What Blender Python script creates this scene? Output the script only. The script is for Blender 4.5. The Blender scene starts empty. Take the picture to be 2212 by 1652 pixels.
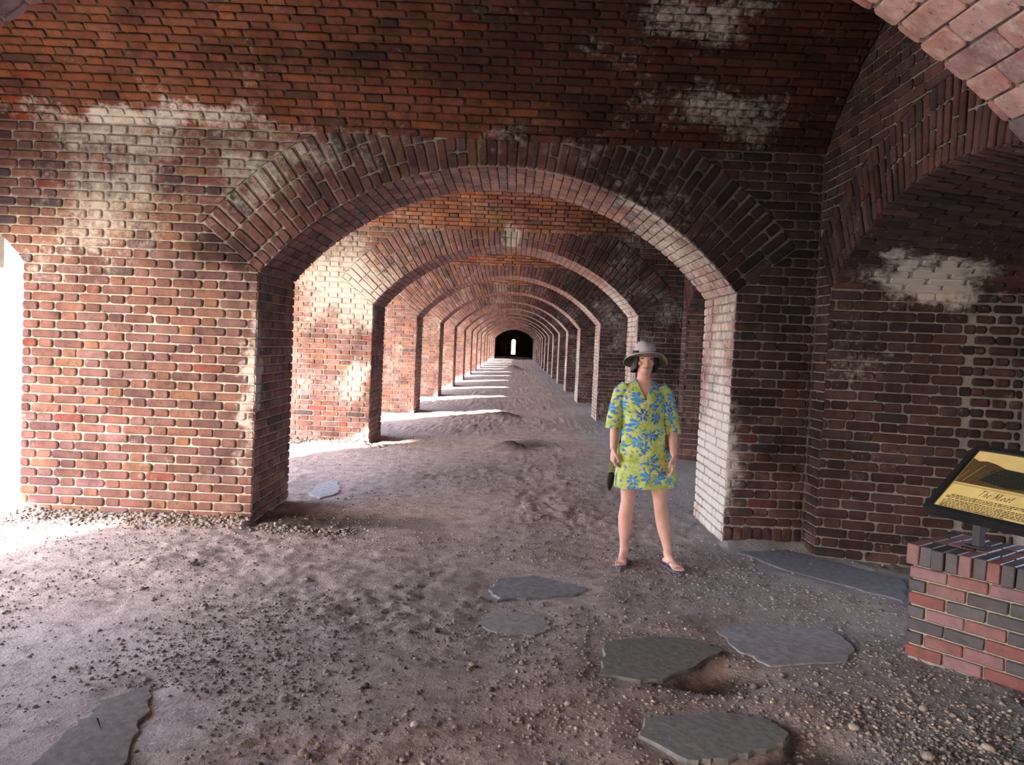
import bpy, bmesh, math, random
import numpy as np
from mathutils import Vector, Matrix

random.seed(7); RNG = np.random.default_rng(7)
SC = bpy.context.scene
COL = SC.collection
rad = math.radians

# ------------------------------------------------------------------ camera
CAM_F, CAM_YAW, CAM_PITCH, CAM_ROLL = 1787.9, -0.0028, -0.0469, 0.0438
CAM_POS = Vector((0, 0, 1.6))
def cam_axes():
    y, p, r = CAM_YAW, CAM_PITCH, CAM_ROLL
    fw = Vector((math.sin(y)*math.cos(p), math.cos(y)*math.cos(p), math.sin(p)))
    r0 = Vector((math.cos(y), -math.sin(y), 0)); u0 = r0.cross(fw)
    return fw, math.cos(r)*r0 + math.sin(r)*u0, -math.sin(r)*r0 + math.cos(r)*u0
FW, RT, UP = cam_axes()
cd = bpy.data.cameras.new('camera'); cam = bpy.data.objects.new('camera', cd); COL.objects.link(cam)
cd.sensor_fit = 'HORIZONTAL'; cd.sensor_width = 36.0; cd.lens = 36.0*CAM_F/2212.0
cd.clip_start = 0.05; cd.clip_end = 600
cam.matrix_world = Matrix(((RT.x, UP.x, -FW.x, CAM_POS.x), (RT.y, UP.y, -FW.y, CAM_POS.y),
                           (RT.z, UP.z, -FW.z, CAM_POS.z), (0, 0, 0, 1)))
SC.camera = cam
def project(p):
    v = Vector(p) - CAM_POS; d = v.dot(FW)
    if d < .05: return None
    return 1106 + CAM_F*v.dot(RT)/d, 826 - CAM_F*v.dot(UP)/d, d

# ------------------------------------------------------------------ light and exposure
SUN_AZ, SUN_EL, SUN_W = 56.5, 18.5, 12.0      # heading of the light from +x towards +y, elevation
SKY_STRENGTH, EXPOSURE = 1.0, 2.75
SC.view_settings.view_transform = 'Standard'; SC.view_settings.look = 'None'
SC.view_settings.gamma = 1.0; SC.view_settings.use_curve_mapping = False
SC.view_settings.exposure = EXPOSURE
SC.cycles.use_denoising = True; SC.cycles.use_adaptive_sampling = True; SC.cycles.adaptive_threshold = .03; SC.cycles.adaptive_min_samples = 16
SC.cycles.max_bounces = 5; SC.cycles.diffuse_bounces = 4; SC.cycles.glossy_bounces = 2
SC.cycles.caustics_reflective = False; SC.cycles.caustics_refractive = False
W = bpy.data.worlds.new('sky'); SC.world = W; W.use_nodes = True
nt = W.node_tree; bg = nt.nodes['Background']
sky = nt.nodes.new('ShaderNodeTexSky'); sky.sky_type = 'NISHITA'; sky.sun_disc = False
sky.sun_elevation = rad(SUN_EL); sky.sun_rotation = rad(180 + 90 - SUN_AZ)
sky.air_density = 1.0; sky.dust_density = 2.5; sky.ozone_density = 1.0
mx = nt.nodes.new('ShaderNodeMix'); mx.data_type = 'RGBA'; mx.inputs[0].default_value = .55
mx.inputs[7].default_value = (1.72, 1.92, 2.42, 1)       # thin bright haze over the sky
gain = nt.nodes.new('ShaderNodeVectorMath'); gain.operation = 'SCALE'; gain.inputs[3].default_value = .30
nt.links.new(sky.outputs[0], gain.inputs[0]); nt.links.new(gain.outputs[0], mx.inputs[6])
nt.links.new(mx.outputs[2], bg.inputs['Color']); bg.inputs['Strength'].default_value = SKY_STRENGTH
sl = bpy.data.lights.new('sun', 'SUN'); sl.energy = SUN_W; sl.angle = rad(.35); sl.color = (1, .95, .86)
so = bpy.data.objects.new('sun', sl); COL.objects.link(so)
_h = Vector((math.cos(rad(SUN_AZ))*math.cos(rad(SUN_EL)), math.sin(rad(SUN_AZ))*math.cos(rad(SUN_EL)), -math.sin(rad(SUN_EL))))
so.rotation_euler = _h.to_track_quat('-Z', 'Y').to_euler()

# ------------------------------------------------------------------ helpers
def tag(o, label=None, cat=None, group=None, kind=None):
    if label: o['label'] = label
    if cat: o['category'] = cat
    if group: o['group'] = group
    if kind: o['kind'] = kind
    return o
def link(name, me, mat=None, parent=None):
    if mat is not None and len(me.materials) == 0: me.materials.append(mat)
    o = bpy.data.objects.new(name, me); COL.objects.link(o)
    if parent is not None: o.parent = parent
    return o
def empty(name, loc=(0, 0, 0), rz=0):
    o = bpy.data.objects.new(name, None); COL.objects.link(o); o.location = loc; o.rotation_euler = (0, 0, rz)
    o.empty_display_size = .1
    return o
def pymesh(name, v, f, smooth=False, rnd=None):
    me = bpy.data.meshes.new(name); me.from_pydata([tuple(p) for p in v], [], f); me.update()
    if smooth: me.polygons.foreach_set('use_smooth', [True]*len(me.polygons))
    if rnd is not None:
        a = me.attributes.new('rnd', 'FLOAT', 'POINT'); a.data.foreach_set('value', np.asarray(rnd, dtype=np.float32))
    return me
def bm_mesh(name, bm, smooth=False):
    me = bpy.data.meshes.new(name); bm.to_mesh(me); bm.free()
    if smooth: me.polygons.foreach_set('use_smooth', [True]*len(me.polygons))
    return me
class MB:                                     # collects simple shapes into one mesh
    def __init__(s): s.v = []; s.f = []
    def add(s, v, f):
        n = len(s.v); s.v += [tuple(p) for p in v]; s.f += [tuple(i+n for i in q) for q in f]; return s
    def box(s, a, b, M=None):
        (x0, y0, z0), (x1, y1, z1) = a, b
        v = [Vector(p) for p in ((x0,y0,z0),(x1,y0,z0),(x1,y1,z0),(x0,y1,z0),(x0,y0,z1),(x1,y0,z1),(x1,y1,z1),(x0,y1,z1))]
        if M is not None: v = [M @ p for p in v]
        return s.add(v, [(0,3,2,1),(4,5,6,7),(0,1,5,4),(1,2,6,5),(2,3,7,6),(3,0,4,7)])
    def tube(s, pts, rads, n=10, cap=True, flat=1.0, up=None):
        pts = [Vector(p) for p in pts]; rings = []
        if up is None: dv = pts[-1]-pts[0]; up = Vector((0, 1, 0)) if abs(dv.z) > .6*dv.length else Vector((0, 0, 1))
        for i, p in enumerate(pts):
            t = (pts[min(i+1, len(pts)-1)] - pts[max(i-1, 0)]).normalized()
            a = t.cross(up)
            if a.length < 1e-4: a = t.cross(Vector((1, 0, 0)))
            a.normalize(); b = a.cross(t).normalized(); r = rads[i] if hasattr(rads, '__len__') else rads
            rings.append([p + (a*math.cos(2*math.pi*k/n) + b*math.sin(2*math.pi*k/n)*flat)*r for k in range(n)])
        return s.rings(rings, cap)
    def rings(s, rings, cap=True):
        n = len(rings[0]); m = len(rings); v = [p for r in rings for p in r]; f = []
        for i in range(m-1):
            for k in range(n):
                f.append((i*n+k, i*n+(k+1) % n, (i+1)*n+(k+1) % n, (i+1)*n+k))
        if cap: f.append(tuple(range(n-1, -1, -1))); f.append(tuple((m-1)*n+k for k in range(n)))
        return s.add(v, f)
    def mesh(s, name, smooth=False):
        me = pymesh(name, s.v, s.f, smooth)
        bm = bmesh.new(); bm.from_mesh(me); bmesh.ops.recalc_face_normals(bm, faces=bm.faces); bm.to_mesh(me); bm.free()
        if smooth: me.polygons.foreach_set('use_smooth', [True]*len(me.polygons))
        return me

# ------------------------------------------------------------------ material helpers
class NT:
    def __init__(s, name):
        s.m = bpy.data.materials.new(name); s.m.use_nodes = True; s.t = s.m.node_tree
        s.b = s.t.nodes['Principled BSDF']; s.b.inputs['Roughness'].default_value = .9
        s.b.inputs['Specular IOR Level'].default_value = .25
    def n(s, t, **k):
        o = s.t.nodes.new(t)
        for a, b in k.items(): setattr(o, a, b)
        return o
    def l(s, a, b): s.t.links.new(a, b)
    def val(s, sock, v):
        if isinstance(v, (int, float)): sock.default_value = v
        elif isinstance(v, tuple): sock.default_value = v if len(v) == len(sock.default_value) else (*v, 1)
        else: s.l(v, sock)
    def math(s, op, a, b=None, c=None, clamp=False):
        o = s.n('ShaderNodeMath', operation=op, use_clamp=clamp); s.val(o.inputs[0], a)
        if b is not None: s.val(o.inputs[1], b)
        if c is not None: s.val(o.inputs[2], c)
        return o.outputs[0]
    def vmath(s, op, a, b=None, sc=None):
        o = s.n('ShaderNodeVectorMath', operation=op); s.val(o.inputs[0], a)
        if b is not None: s.val(o.inputs[1], b)
        if sc is not None: o.inputs[3].default_value = sc
        return o.outputs['Value'] if op in ('LENGTH', 'DOT_PRODUCT', 'DISTANCE') else o.outputs[0]
    def noise(s, vec, scale, det=4, rough=.55, col=False, dist=0):
        o = s.n('ShaderNodeTexNoise'); s.val(o.inputs['Vector'], vec); o.inputs['Scale'].default_value = scale
        o.inputs['Detail'].default_value = det; o.inputs['Roughness'].default_value = rough; o.inputs['Distortion'].default_value = dist
        return o.outputs['Color' if col else 0]
    def mix(s, fac, a, b, mode='MIX'):
        o = s.n('ShaderNodeMix', data_type='RGBA', blend_type=mode); s.val(o.inputs[0], fac); s.val(o.inputs[6], a); s.val(o.inputs[7], b)
        return o.outputs[2]
    def rng(s, v, a, b, c=0.0, d=1.0, smooth=True):
        o = s.n('ShaderNodeMapRange'); o.interpolation_type = 'SMOOTHSTEP' if smooth else 'LINEAR'
        s.val(o.inputs[0], v)
        for i, q in enumerate((a, b, c, d)): o.inputs[i+1].default_value = q
        return o.outputs[0]
    def ramp(s, v, stops, const=False):
        o = s.n('ShaderNodeValToRGB'); s.val(o.inputs[0], v); e = o.color_ramp.elements
        if const: o.color_ramp.interpolation = 'CONSTANT'
        while len(e) < len(stops): e.new(.5)
        for i, (p, c) in enumerate(stops): e[i].position = p; e[i].color = (*c, 1)
        return o.outputs[0]
    def bump(s, h, strength=.5, dist=.01):
        o = s.n('ShaderNodeBump'); o.inputs['Strength'].default_value = strength; o.inputs['Distance'].default_value = dist
        s.l(h, o.inputs['Height']); s.l(o.outputs[0], s.b.inputs['Normal'])
    def sep(s, v):
        o = s.n('ShaderNodeSeparateXYZ'); s.val(o.inputs[0], v); return o.outputs
    def pos(s): return s.n('ShaderNodeNewGeometry').outputs['Position']
    def objpos(s): return s.n('ShaderNodeTexCoord').outputs['Object']
def plain(name, col, rough=.6, var=.15, scale=30, bump=0.0, metal=0.0, spec=.3):
    m = NT(name); p = m.objpos(); n = m.noise(p, scale, 5)
    k = m.rng(n, .3, .7, 1-var, 1+var, False)
    c = m.mix(1.0, (*col, 1), m.n('ShaderNodeCombineColor').outputs[0], 'MULTIPLY')
    cc = m.t.nodes[-2] if False else [q for q in m.t.nodes if q.type == 'COMBINE_COLOR'][0]
    for i in range(3): m.l(k, cc.inputs[i])
    m.l(c, m.b.inputs['Base Color']); m.b.inputs['Roughness'].default_value = rough; m.b.inputs['Metallic'].default_value = metal
    m.b.inputs['Specular IOR Level'].default_value = spec
    if bump: m.bump(n, bump, .01)
    return m.m

# stains placed on the masonry, seaward shade painted into the dark ones: (centre, radii, strength)
SOOT_SHADE = [((-1.75, 6.9, 2.75), (.55, .2, .55), .42), ((-.9, 6.9, 3.1), (.9, .2, .3), .45), ((1.0, 5.9, 3.9), (2.2, 1.0, .5), .7), ((-.1, 6.3, 3.65), (1.6, .5, .3), .7), ((1.9, 6.9, 2.9), (1.9, 1.2, .75), .9), ((.9, 6.2, 3.75), (2.2, .7, .45), .95), ((-2.45, 6.9, 2.28), (.5, .3, .3), .95),
        ((-1.0, 6.95, 3.05), (1.0, .3, .22), .5), ((2.2, 6.9, 1.4), (.5, .3, .9), .55), ((3.0, 6.35, 1.2), (1.1, .6, 1.1), .95),
        ((-.2, 6.95, 3.2), (.6, .25, .35), .6), ((.3, 5.6, 4.1), (1.4, .6, .4), .5), ((-3.3, 6.9, 2.25), (.35, .2, .1), .5),
        ((-1.2, 6.4, 3.7), (1.5, .35, .25), .55), ((2.9, 5.8, 2.5), (1.0, 1.2, .5), .5)]
LIME = [((1.15, 6.9, 2.75), (.7, .2, .45), .30), ((-3.0, 6.85, 3.3), (1.9, .25, .13), .62), ((-3.3, 6.9, 2.75), (1.0, .2, .6), .36), ((-2.3, 6.9, 2.9), (.5, .2, .4), .5), ((1.7, 7.4, .5), (.3, .8, .75), .6), ((-3.2, 6.9, 3.15), (1.5, .3, .28), .45), ((-1.75, 6.9, 3.1), (.7, .3, .25), .45), ((-2.2, 6.9, 1.15), (.12, .18, .95), .75),
        ((1.78, 7.2, .65), (.25, .7, .8), .75), ((3.0, 6.3, 2.22), (.6, .4, .22), .9), ((-3.4, 6.9, 2.4), (.7, .2, .35), .35),
        ((-2.5, 12.4, 2.35), (.8, .4, .75), .6), ((-2.4, 12.4, 1.0), (.25, .3, .35), .6), ((1.5, 6.6, 3.55), (.8, .3, .3), .35),
        ((-.2, 12.4, 2.9), (.15, .3, .5), .8), ((.3, 6.9, 3.3), (1.2, .3, .2), .25), ((1.2, 5.8, 3.95), (.6, .4, .25), .4)]
MOSS = [((-2.6, 6.85, 3.25), (1.6, .25, .12), .5), ((-.35, 12.2, 3.4), (.22, .4, .5), .9), ((-.9, 6.9, 3.15), (.6, .25, .2), .55), ((.2, 6.7, 3.4), (.7, .3, .2), .5), ((-1.6, 6.9, 3.2), (.6, .2, .15), .4)]
def masks(m, p, spec):
    acc = None
    for c, r, s in spec:
        d = m.vmath('LENGTH', m.vmath('MULTIPLY', m.vmath('SUBTRACT', p, c), tuple(1/q for q in r)))
        k = m.rng(d, .1, 1.35, s, 0.0)
        acc = k if acc is None else m.math('MAXIMUM', acc, k)
    return acc
def masonry(name, mortar=False, clean=False, palette=None, lime=.0, soot=.0, seaward=.62, reveal=0.0, tone=None):
    m = NT(name); p = m.pos()
    warp = m.vmath('ADD', p, m.vmath('SCALE', m.vmath('SUBTRACT', m.noise(p, 2.6, 5, .65, col=True), (.5, .5, .5)), sc=.75))
    fine = m.noise(p, 34, 6, .65); mid = m.noise(p, 9, 5, .6)
    if mortar:
        base = m.mix(mid, (.30, .27, .24, 1), (.52, .48, .44, 1))
    else:
        at = m.n('ShaderNodeAttribute', attribute_name='rnd'); oi = m.n('ShaderNodeObjectInfo')
        r = m.math('FRACT', m.math('ADD', at.outputs['Fac'], oi.outputs['Random']))
        base = m.ramp(r, palette or [(0, (.205, .108, .094)), (.14, (.255, .128, .108)), (.3, (.235, .128, .120)), (.45, (.29, .152, .124)), (.58, (.18, .100, .097)),
                          (.70, (.28, .163, .152)), (.82, (.245, .143, .140)), (.9, (.31, .165, .112)), (.955, (.27, .095, .08)), (.975, (.12, .085, .088))], True)
        base = m.mix(1.0, base, m.ramp(m.noise(p, 13, 6, .7), [(.25, (.62, .60, .60)), (.5, (1, 1, 1)), (.78, (1.35, 1.25, 1.2))]), 'MULTIPLY')
        base = m.mix(m.rng(m.noise(p, 55, 3), .62, .72), base, (.10, .06, .055, 1))
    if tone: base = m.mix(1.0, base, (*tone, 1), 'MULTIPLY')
    if not clean:
        s = m.sep(p)
        base = m.mix(1.0, base, m.ramp(m.noise(p, 3.2, 9, .72), [(.28, (.46, .44, .47)), (.5, (1, 1, 1)), (.72, (1.42, 1.40, 1.40))]), 'MULTIPLY')
        g = m.rng(s[0], -.5, 1.6, .0, seaward)                    # dark growth and painted shade, both deeper towards the sea side
        n1 = m.noise(p, 1.1, 7, .62); n2 = m.noise(p, 5.5, 6, .7)
        sm = m.math('ADD', masks(m, warp, SOOT_SHADE), g)
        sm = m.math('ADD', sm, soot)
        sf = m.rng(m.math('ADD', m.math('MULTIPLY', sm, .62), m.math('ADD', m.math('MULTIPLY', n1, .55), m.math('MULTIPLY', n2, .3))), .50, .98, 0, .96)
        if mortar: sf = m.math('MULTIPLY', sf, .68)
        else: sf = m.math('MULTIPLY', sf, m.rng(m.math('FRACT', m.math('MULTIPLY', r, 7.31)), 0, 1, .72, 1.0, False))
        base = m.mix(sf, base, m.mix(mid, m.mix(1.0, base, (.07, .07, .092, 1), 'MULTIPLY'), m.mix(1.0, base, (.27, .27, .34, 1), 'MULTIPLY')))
        lm = m.math('ADD', masks(m, warp, LIME), lime)
        if reveal: lm = m.math('ADD', lm, m.rng(s[0], .6, 1.6, 0, reveal))  # right side paler: lime plus side light put into the colour
        nl = m.math('ADD', m.math('MULTIPLY', m.noise(p, 1.7, 6, .6), .5), m.math('MULTIPLY', m.noise(p, 16, 7, .75), .5))
        lf = m.rng(m.math('ADD', m.math('MULTIPLY', lm, .42), nl), .555, .80, 0, .85)
        base = m.mix(lf, base, (.56, .51, .48, 1))
        gf = m.rng(m.math('ADD', m.math('MULTIPLY', masks(m, warp, MOSS), .45), m.math('MULTIPLY', m.noise(p, 11, 6, .7), .8)), .62, .85, 0, .8)
        base = m.mix(gf, base, (.17, .145, .07, 1))
    m.l(base, m.b.inputs['Base Color']); m.b.inputs['Roughness'].default_value = .93
    m.bump(m.math('ADD', m.math('MULTIPLY', fine, .5), mid), .55 if mortar else .45, .012)
    return m.m
M_BRICK = masonry('aged_brick', tone=(.64, .61, .64)); M_MORTAR = masonry('lime_mortar', mortar=True)
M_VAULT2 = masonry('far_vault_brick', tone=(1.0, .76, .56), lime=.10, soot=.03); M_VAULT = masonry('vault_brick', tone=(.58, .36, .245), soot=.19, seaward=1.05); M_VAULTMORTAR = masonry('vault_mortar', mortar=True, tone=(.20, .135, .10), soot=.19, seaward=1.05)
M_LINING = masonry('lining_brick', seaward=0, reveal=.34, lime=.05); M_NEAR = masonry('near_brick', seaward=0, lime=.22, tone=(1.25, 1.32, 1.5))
M_FARBRICK = masonry('aged_brick_limed', lime=.16, seaward=1.0, tone=(.86, .83, .88)); M_FARMORTAR = masonry('lime_mortar_limed', mortar=True, lime=.1)

# ------------------------------------------------------------------ brick laying
XL, XR, ZS, YW, TH, SP = -2.159, 1.804, 2.099, 6.903, 1.126, 5.532
XO, XS = -4.13, 2.47                       # parade end of the cross walls, inner face of the scarp
AXC = (XL+XR)/2; AH = (XR-XL)/2; AR = 2.53; ACZ = ZS - math.sqrt(AR*AR-AH*AH); AZC = ACZ + AR
VSPR, VC, VR, VHALF = 3.26, 1.0685, 3.105, 2.203
CO = .0778
class Surf:
    def __init__(s, P, N):
        s.P, s.N = P, N
    def frame(s, u, v):
        e = 1e-4; p = Vector(s.P(u, v)); pu = (Vector(s.P(u+e, v))-p).normalized(); n = Vector(s.N(u, v)).normalized()
        pv = n.cross(pu).normalized(); hand = 1 if pv.dot(Vector(s.P(u, v+e))-p) > 0 else -1
        return p, pu, pv, n, hand
def outline(q, g, octo, rr):
    cu = sum(a for a, _ in q)/4; cv = sum(b for _, b in q)/4
    pts = [(a + (g if a < cu else -g) + rr.uniform(-.002, .002), b + (g if b < cv else -g) + rr.uniform(-.002, .002)) for a, b in q]
    if not octo: return pts
    out = []
    for i in range(4):
        a = pts[i]; pv = pts[i-1]; nx = pts[(i+1) % 4]; c = rr.uniform(.007, .017)
        for b in (pv, nx):
            d = math.hypot(b[0]-a[0], b[1]-a[1]) + 1e-9; k = min(.3, c/d); out.append((a[0]+(b[0]-a[0])*k, a[1]+(b[1]-a[1])*k))
    return out
def shape(S, o, h, bev, n_cut=0):
    cu = sum(a for a, _ in o)/len(o); cv = sum(b for _, b in o)/len(o); n = len(o)
    hu = max(abs(a-cu) for a, _ in o)+1e-6; hv = max(abs(b-cv) for _, b in o)+1e-6
    fr = [(cu+(a-cu)*max(.3, 1-bev/hu), cv+(b-cv)*max(.3, 1-bev/hv)) for a, b in o]
    V = []
    for (a, b), z in [(p, -.012) for p in o] + [(p, h-bev*.9) for p in o] + [(p, h) for p in fr]:
        q = S.P(a, b); N = S.N(a, b); V.append((q[0]+N[0]*z, q[1]+N[1]*z, q[2]+N[2]*z))
    F = []
    for r in (0, 1):
        for k in range(n): F.append((r*n+k, r*n+(k+1) % n, (r+1)*n+(k+1) % n, (r+1)*n+k))
    F.append(tuple(2*n+k for k in range(n)))
    _, _, _, _, hand = S.frame(cu, cv)
    if hand < 0: F = [f[::-1] for f in F]
    return V, F
FLAT = Surf(lambda u, v: (u, v, 0), lambda u, v: (0, 0, 1))
TEMPL = {}
def template(L, H, g, h, bev, mat):
    key = (round(L, 3), round(H, 3), mat.name)
    if key not in TEMPL:
        TEMPL[key] = []
        for i in range(6):
            rr = random.Random(str(key)+str(i)); o = outline([(-L/2, -H/2), (L/2, -H/2), (L/2, H/2), (-L/2, H/2)], g, True, rr)
            V, F = shape(FLAT, o, h+rr.uniform(-.002, .003), bev); me = pymesh('brick', V, F); me.materials.append(mat); TEMPL[key].append(me)
    return random.choice(TEMPL[key])
def course_bond(u0, u1, v0, v1, S=.258, H=.132, c=CO, bond='flemish', seed=1, jit=.006):
    rr = random.Random(seed); out = []; n = max(1, round((v1-v0)/c)); c = (v1-v0)/n
    for i in range(n):
        va = v0+i*c; x = u0-rr.uniform(0, .02) - (0 if i % 2 == 0 else (S+H)/2 if bond == 'flemish' else S/2); k = 0
        while x < u1:
            w = (S if k % 2 == 0 else H) if bond == 'flemish' else S
            a = x + rr.uniform(-jit, jit)*(k > 0); x += w; k += 1; b = x
            out.append([(a, va), (b, va), (b, va+c), (a, va+c)])
    return out
def clip(quads, allowed):
    out = []
    for q in quads:
        ua, ub = q[0][0], q[1][0]; va, vb = q[0][1], q[2][1]; full = ub-ua
        for (a0, a1) in allowed(va+.001):
            for (b0, b1) in allowed(vb-.001):
                if min(a1, b1) <= max(a0, b0): continue
                x0, x1, y0, y1 = max(ua, a0), min(ub, a1), max(ua, b0), min(ub, b1)
                if x1-x0 < .012 and y1-y0 < .012: continue
                if x1-x0 < .03: x1 = x0+.03 if a0 >= ua-1e-6 and x0 > ua else x1; x0 = x0 if x1-x0 >= .03 else x1-.03
                if y1-y0 < .03: y1 = y0+.03 if b0 >= ua-1e-6 and y0 > ua else y1; y0 = y0 if y1-y0 >= .03 else y1-.03
                out.append([(x0, va), (x1, va), (y1, vb), (y0, vb)])
    return out
def is_full(q, c=CO):
    return abs(q[0][0]-q[3][0]) < .002 and abs(q[1][0]-q[2][0]) < .002 and abs((q[1][0]-q[0][0])-.258) < .02 or \
           abs(q[0][0]-q[3][0]) < .002 and abs(q[1][0]-q[2][0]) < .002 and abs((q[1][0]-q[0][0])-.132) < .016
def screen_area(S, q, off):
    cu = sum(a for a, _ in q)/4; cv = sum(b for _, b in q)/4
    p, pu, pv, n, hand = S.frame(cu, cv); p = p + off; pr = project(p)
    if pr is None or not (-25 < pr[0] < 2237 and -15 < pr[1] < 1667): return 0
    t = CAM_POS-p; cs = n.dot(t.normalized())
    if cs <= 0: return 0
    return abs((q[1][0]-q[0][0])*(q[2][1]-q[1][1]))*cs*(CAM_F/pr[2])**2
def lay(parent, jobs, n_ind=0, off=Vector((0, 0, 0)), mat=M_BRICK, octo=True, name='brickwork', label=None, share=None):
    """jobs: (surface, quads, joint, proud, bevel, depth jitter). The n_ind that show largest become objects, the rest one mesh."""
    items = []
    for S, quads, g, h, bev, dj in jobs:
        for q in quads: items.append((screen_area(S, q, off+parent.location) if n_ind else 0, S, q, g, h, bev, dj))
    order = sorted(range(len(items)), key=lambda i: -items[i][0])
    ind = set(i for i in order[:n_ind] if items[i][0] > 40)
    V, F, R = [], [], []
    rr = random.Random(len(items))
    for i, (a, S, q, g, h, bev, dj) in enumerate(items):
        hh = h + rr.uniform(-dj, dj)
        if i in ind:
            L = q[1][0]-q[0][0]; H = q[2][1]-q[1][1]; rect = abs(q[0][0]-q[3][0]) < .002 and abs(q[1][0]-q[2][0]) < .002
            cu = sum(x for x, _ in q)/4; cv = sum(y for _, y in q)/4
            p, pu, pv, n, hand = S.frame(cu, cv)
            if rect:
                me = template(round(L/.012)*.012, H, g, h, bev, mat); o = link('brick', me, None, parent)
                tl = rr.gauss(0, .006); a_, b_ = pu*math.cos(tl)+pv*math.sin(tl), pv*math.cos(tl)-pu*math.sin(tl)
                p = p + n*(hh-h)
                M = Matrix(((a_.x, b_.x, n.x, p.x+off.x), (a_.y, b_.y, n.y, p.y+off.y), (a_.z, b_.z, n.z, p.z+off.z), (0, 0, 0, 1)))
                if rr.random() < .5: M = M @ Matrix.Rotation(math.pi, 4, 'Z')
                o.matrix_local = M
            else:
                v, f = shape(S, outline(q, g, octo, rr), hh, bev); c = Vector(S.P(cu, cv))
                me = pymesh('brick', [Vector(x)-c for x in v], f); o = link('brick', me, mat, parent); o.location = c+off
        else:
            v, f = shape(S, outline(q, g, octo, rr), hh, bev); n0 = len(V); V += v; F += [tuple(k+n0 for k in t) for t in f]; R += [rr.random()]*len(v)
    if V:
        me = pymesh(name, V, F, rnd=R); o = link(name, me, mat, parent); o.location = off; tag(o, kind='stuff'); return o
    return None

# ---- surfaces of one bay, with the face of its far cross wall at y = 0
def S_front(y=0.0): return Surf(lambda u, v: (u, y, v), lambda u, v: (0, -1, 0))
S_revL = Surf(lambda u, v: (XL, u, v), lambda u, v: (1, 0, 0))
S_revR = Surf(lambda u, v: (XR, u, v), lambda u, v: (-1, 0, 0))
A0 = math.atan2(ZS-ACZ, XR-AXC)
S_soff = Surf(lambda u, v: (AXC+AR*math.cos(A0+v/AR), u, ACZ+AR*math.sin(A0+v/AR)), lambda u, v: (-math.cos(A0+v/AR), 0, -math.sin(A0+v/AR)))
SOFF_LEN = AR*(math.pi-2*A0)
V0 = math.atan2(VSPR-VC, VHALF)
S_vault = Surf(lambda u, v: (u, -VHALF+VR*math.cos(V0+v/VR), VC+VR*math.sin(V0+v/VR)), lambda u, v: (0, -math.cos(V0+v/VR), -math.sin(V0+v/VR)))
def vault_z(y):                                  # y relative to the far wall face
    d = y+VHALF; return VC+math.sqrt(max(VR*VR-d*d, 0))
RING = .62
def ring_allowed(c, R, cz, zs, half, ring, lo, hi):
    ca, sa = half/R, (zs-cz)/R
    def f(v):
        if v < zs: d = half
        elif v < zs+ring*sa: d = half+(v-zs)*ca/sa
        else:
            q = (R+ring)**2-(v-cz)**2
            if q <= 0: return [(lo, hi)]
            d = math.sqrt(q)
        return [(a, b) for a, b in ((lo, c-d), (c+d, hi)) if b-a > .01]
    return f
def ring_quads(c, R, cz, zs, half, ring, n, top=None, seed=3):
    """voussoirs in (angle-free) polar coordinates: u along the arc at the intrados, v radial"""
    rr = random.Random(seed); a0 = math.atan2(zs-cz, half); L = R*(math.pi-2*a0); w = L/n; out = []
    for i in range(n):
        cuts = {0: [0, .25, .375, ring], 1: [0, .125, .375, ring], 2: [0, .25, .5, ring]}[rr.randrange(2) if i % 2 else 2 - rr.randrange(2)]
        for a, b in zip(cuts, cuts[1:]):
            if top is not None:
                am = a0+(i+.5)*w/R; zz = lambda r: cz+(R+r)*math.sin(am)
                if zz(a) > top-.03: continue
                if zz(b) > top: b = (top-cz)/math.sin(am)-R
                if b-a < .03: continue
            out.append([(i*w, a), ((i+1)*w, a), ((i+1)*w, b), (i*w, b)])
    S_ = lambda axis, off: Surf((lambda u, v: (c+(R+v)*math.cos(a0+u/R), off, cz+(R+v)*math.sin(a0+u/R))) if axis == 'y' else
                                (lambda u, v: (off, c+(R+v)*math.cos(a0+u/R), cz+(R+v)*math.sin(a0+u/R))),
                                (lambda u, v: (0, -1, 0)) if axis == 'y' else (lambda u, v: (-1, 0, 0)))
    return S_, out
def arch_slab(u0, u1, z0, z1, c, R, cz, zs, half, d0, d1, axis, n=28, back=True):
    """wall slab with one arched opening; axis 'y': u = x, depth = y; axis 'x': u = y, depth = x"""
    P = (lambda u, d, z: (u, d, z)) if axis == 'y' else (lambda u, d, z: (d, u, z))
    a0 = math.atan2(zs-cz, half); cols = [(u0, z0), (c-half, z0)]
    cols += [(c-R*math.cos(a0+(math.pi-2*a0)*i/n), cz+R*math.sin(a0+(math.pi-2*a0)*i/n)) for i in range(n+1)]
    cols += [(c+half, z0), (u1, z0)]
    V, F = [], []
    for d in (d0, d1):
        for (u, z) in cols: V.append(P(u, d, z)); V.append(P(u, d, z1))
    m = len(cols)*2
    for i in range(len(cols)-1):
        a, b = 2*i, 2*i+2
        if abs(cols[i][0]-cols[i+1][0]) > 1e-6:
            F.append((a, b, b+1, a+1)); F.append((m+a, m+a+1, m+b+1, m+b)); F.append((a+1, b+1, m+b+1, m+a+1))
        F.append((a, m+a, m+b, b))
    F.append((0, 1, m+1, m)); k = m-2; F.append((k, m+k, m+k+1, k+1))
    me = pymesh('wall', V, F); bm = bmesh.new(); bm.from_mesh(me); bmesh.ops.recalc_face_normals(bm, faces=bm.faces); bm.to_mesh(me); bm.free()
    return me
REC = .016                                        # mortar lies this far behind the brick faces
def wall_end(v): return XO - min(.5, max(0, v-2.12)*.95)       # the parade end spreads out to the front arch
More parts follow.
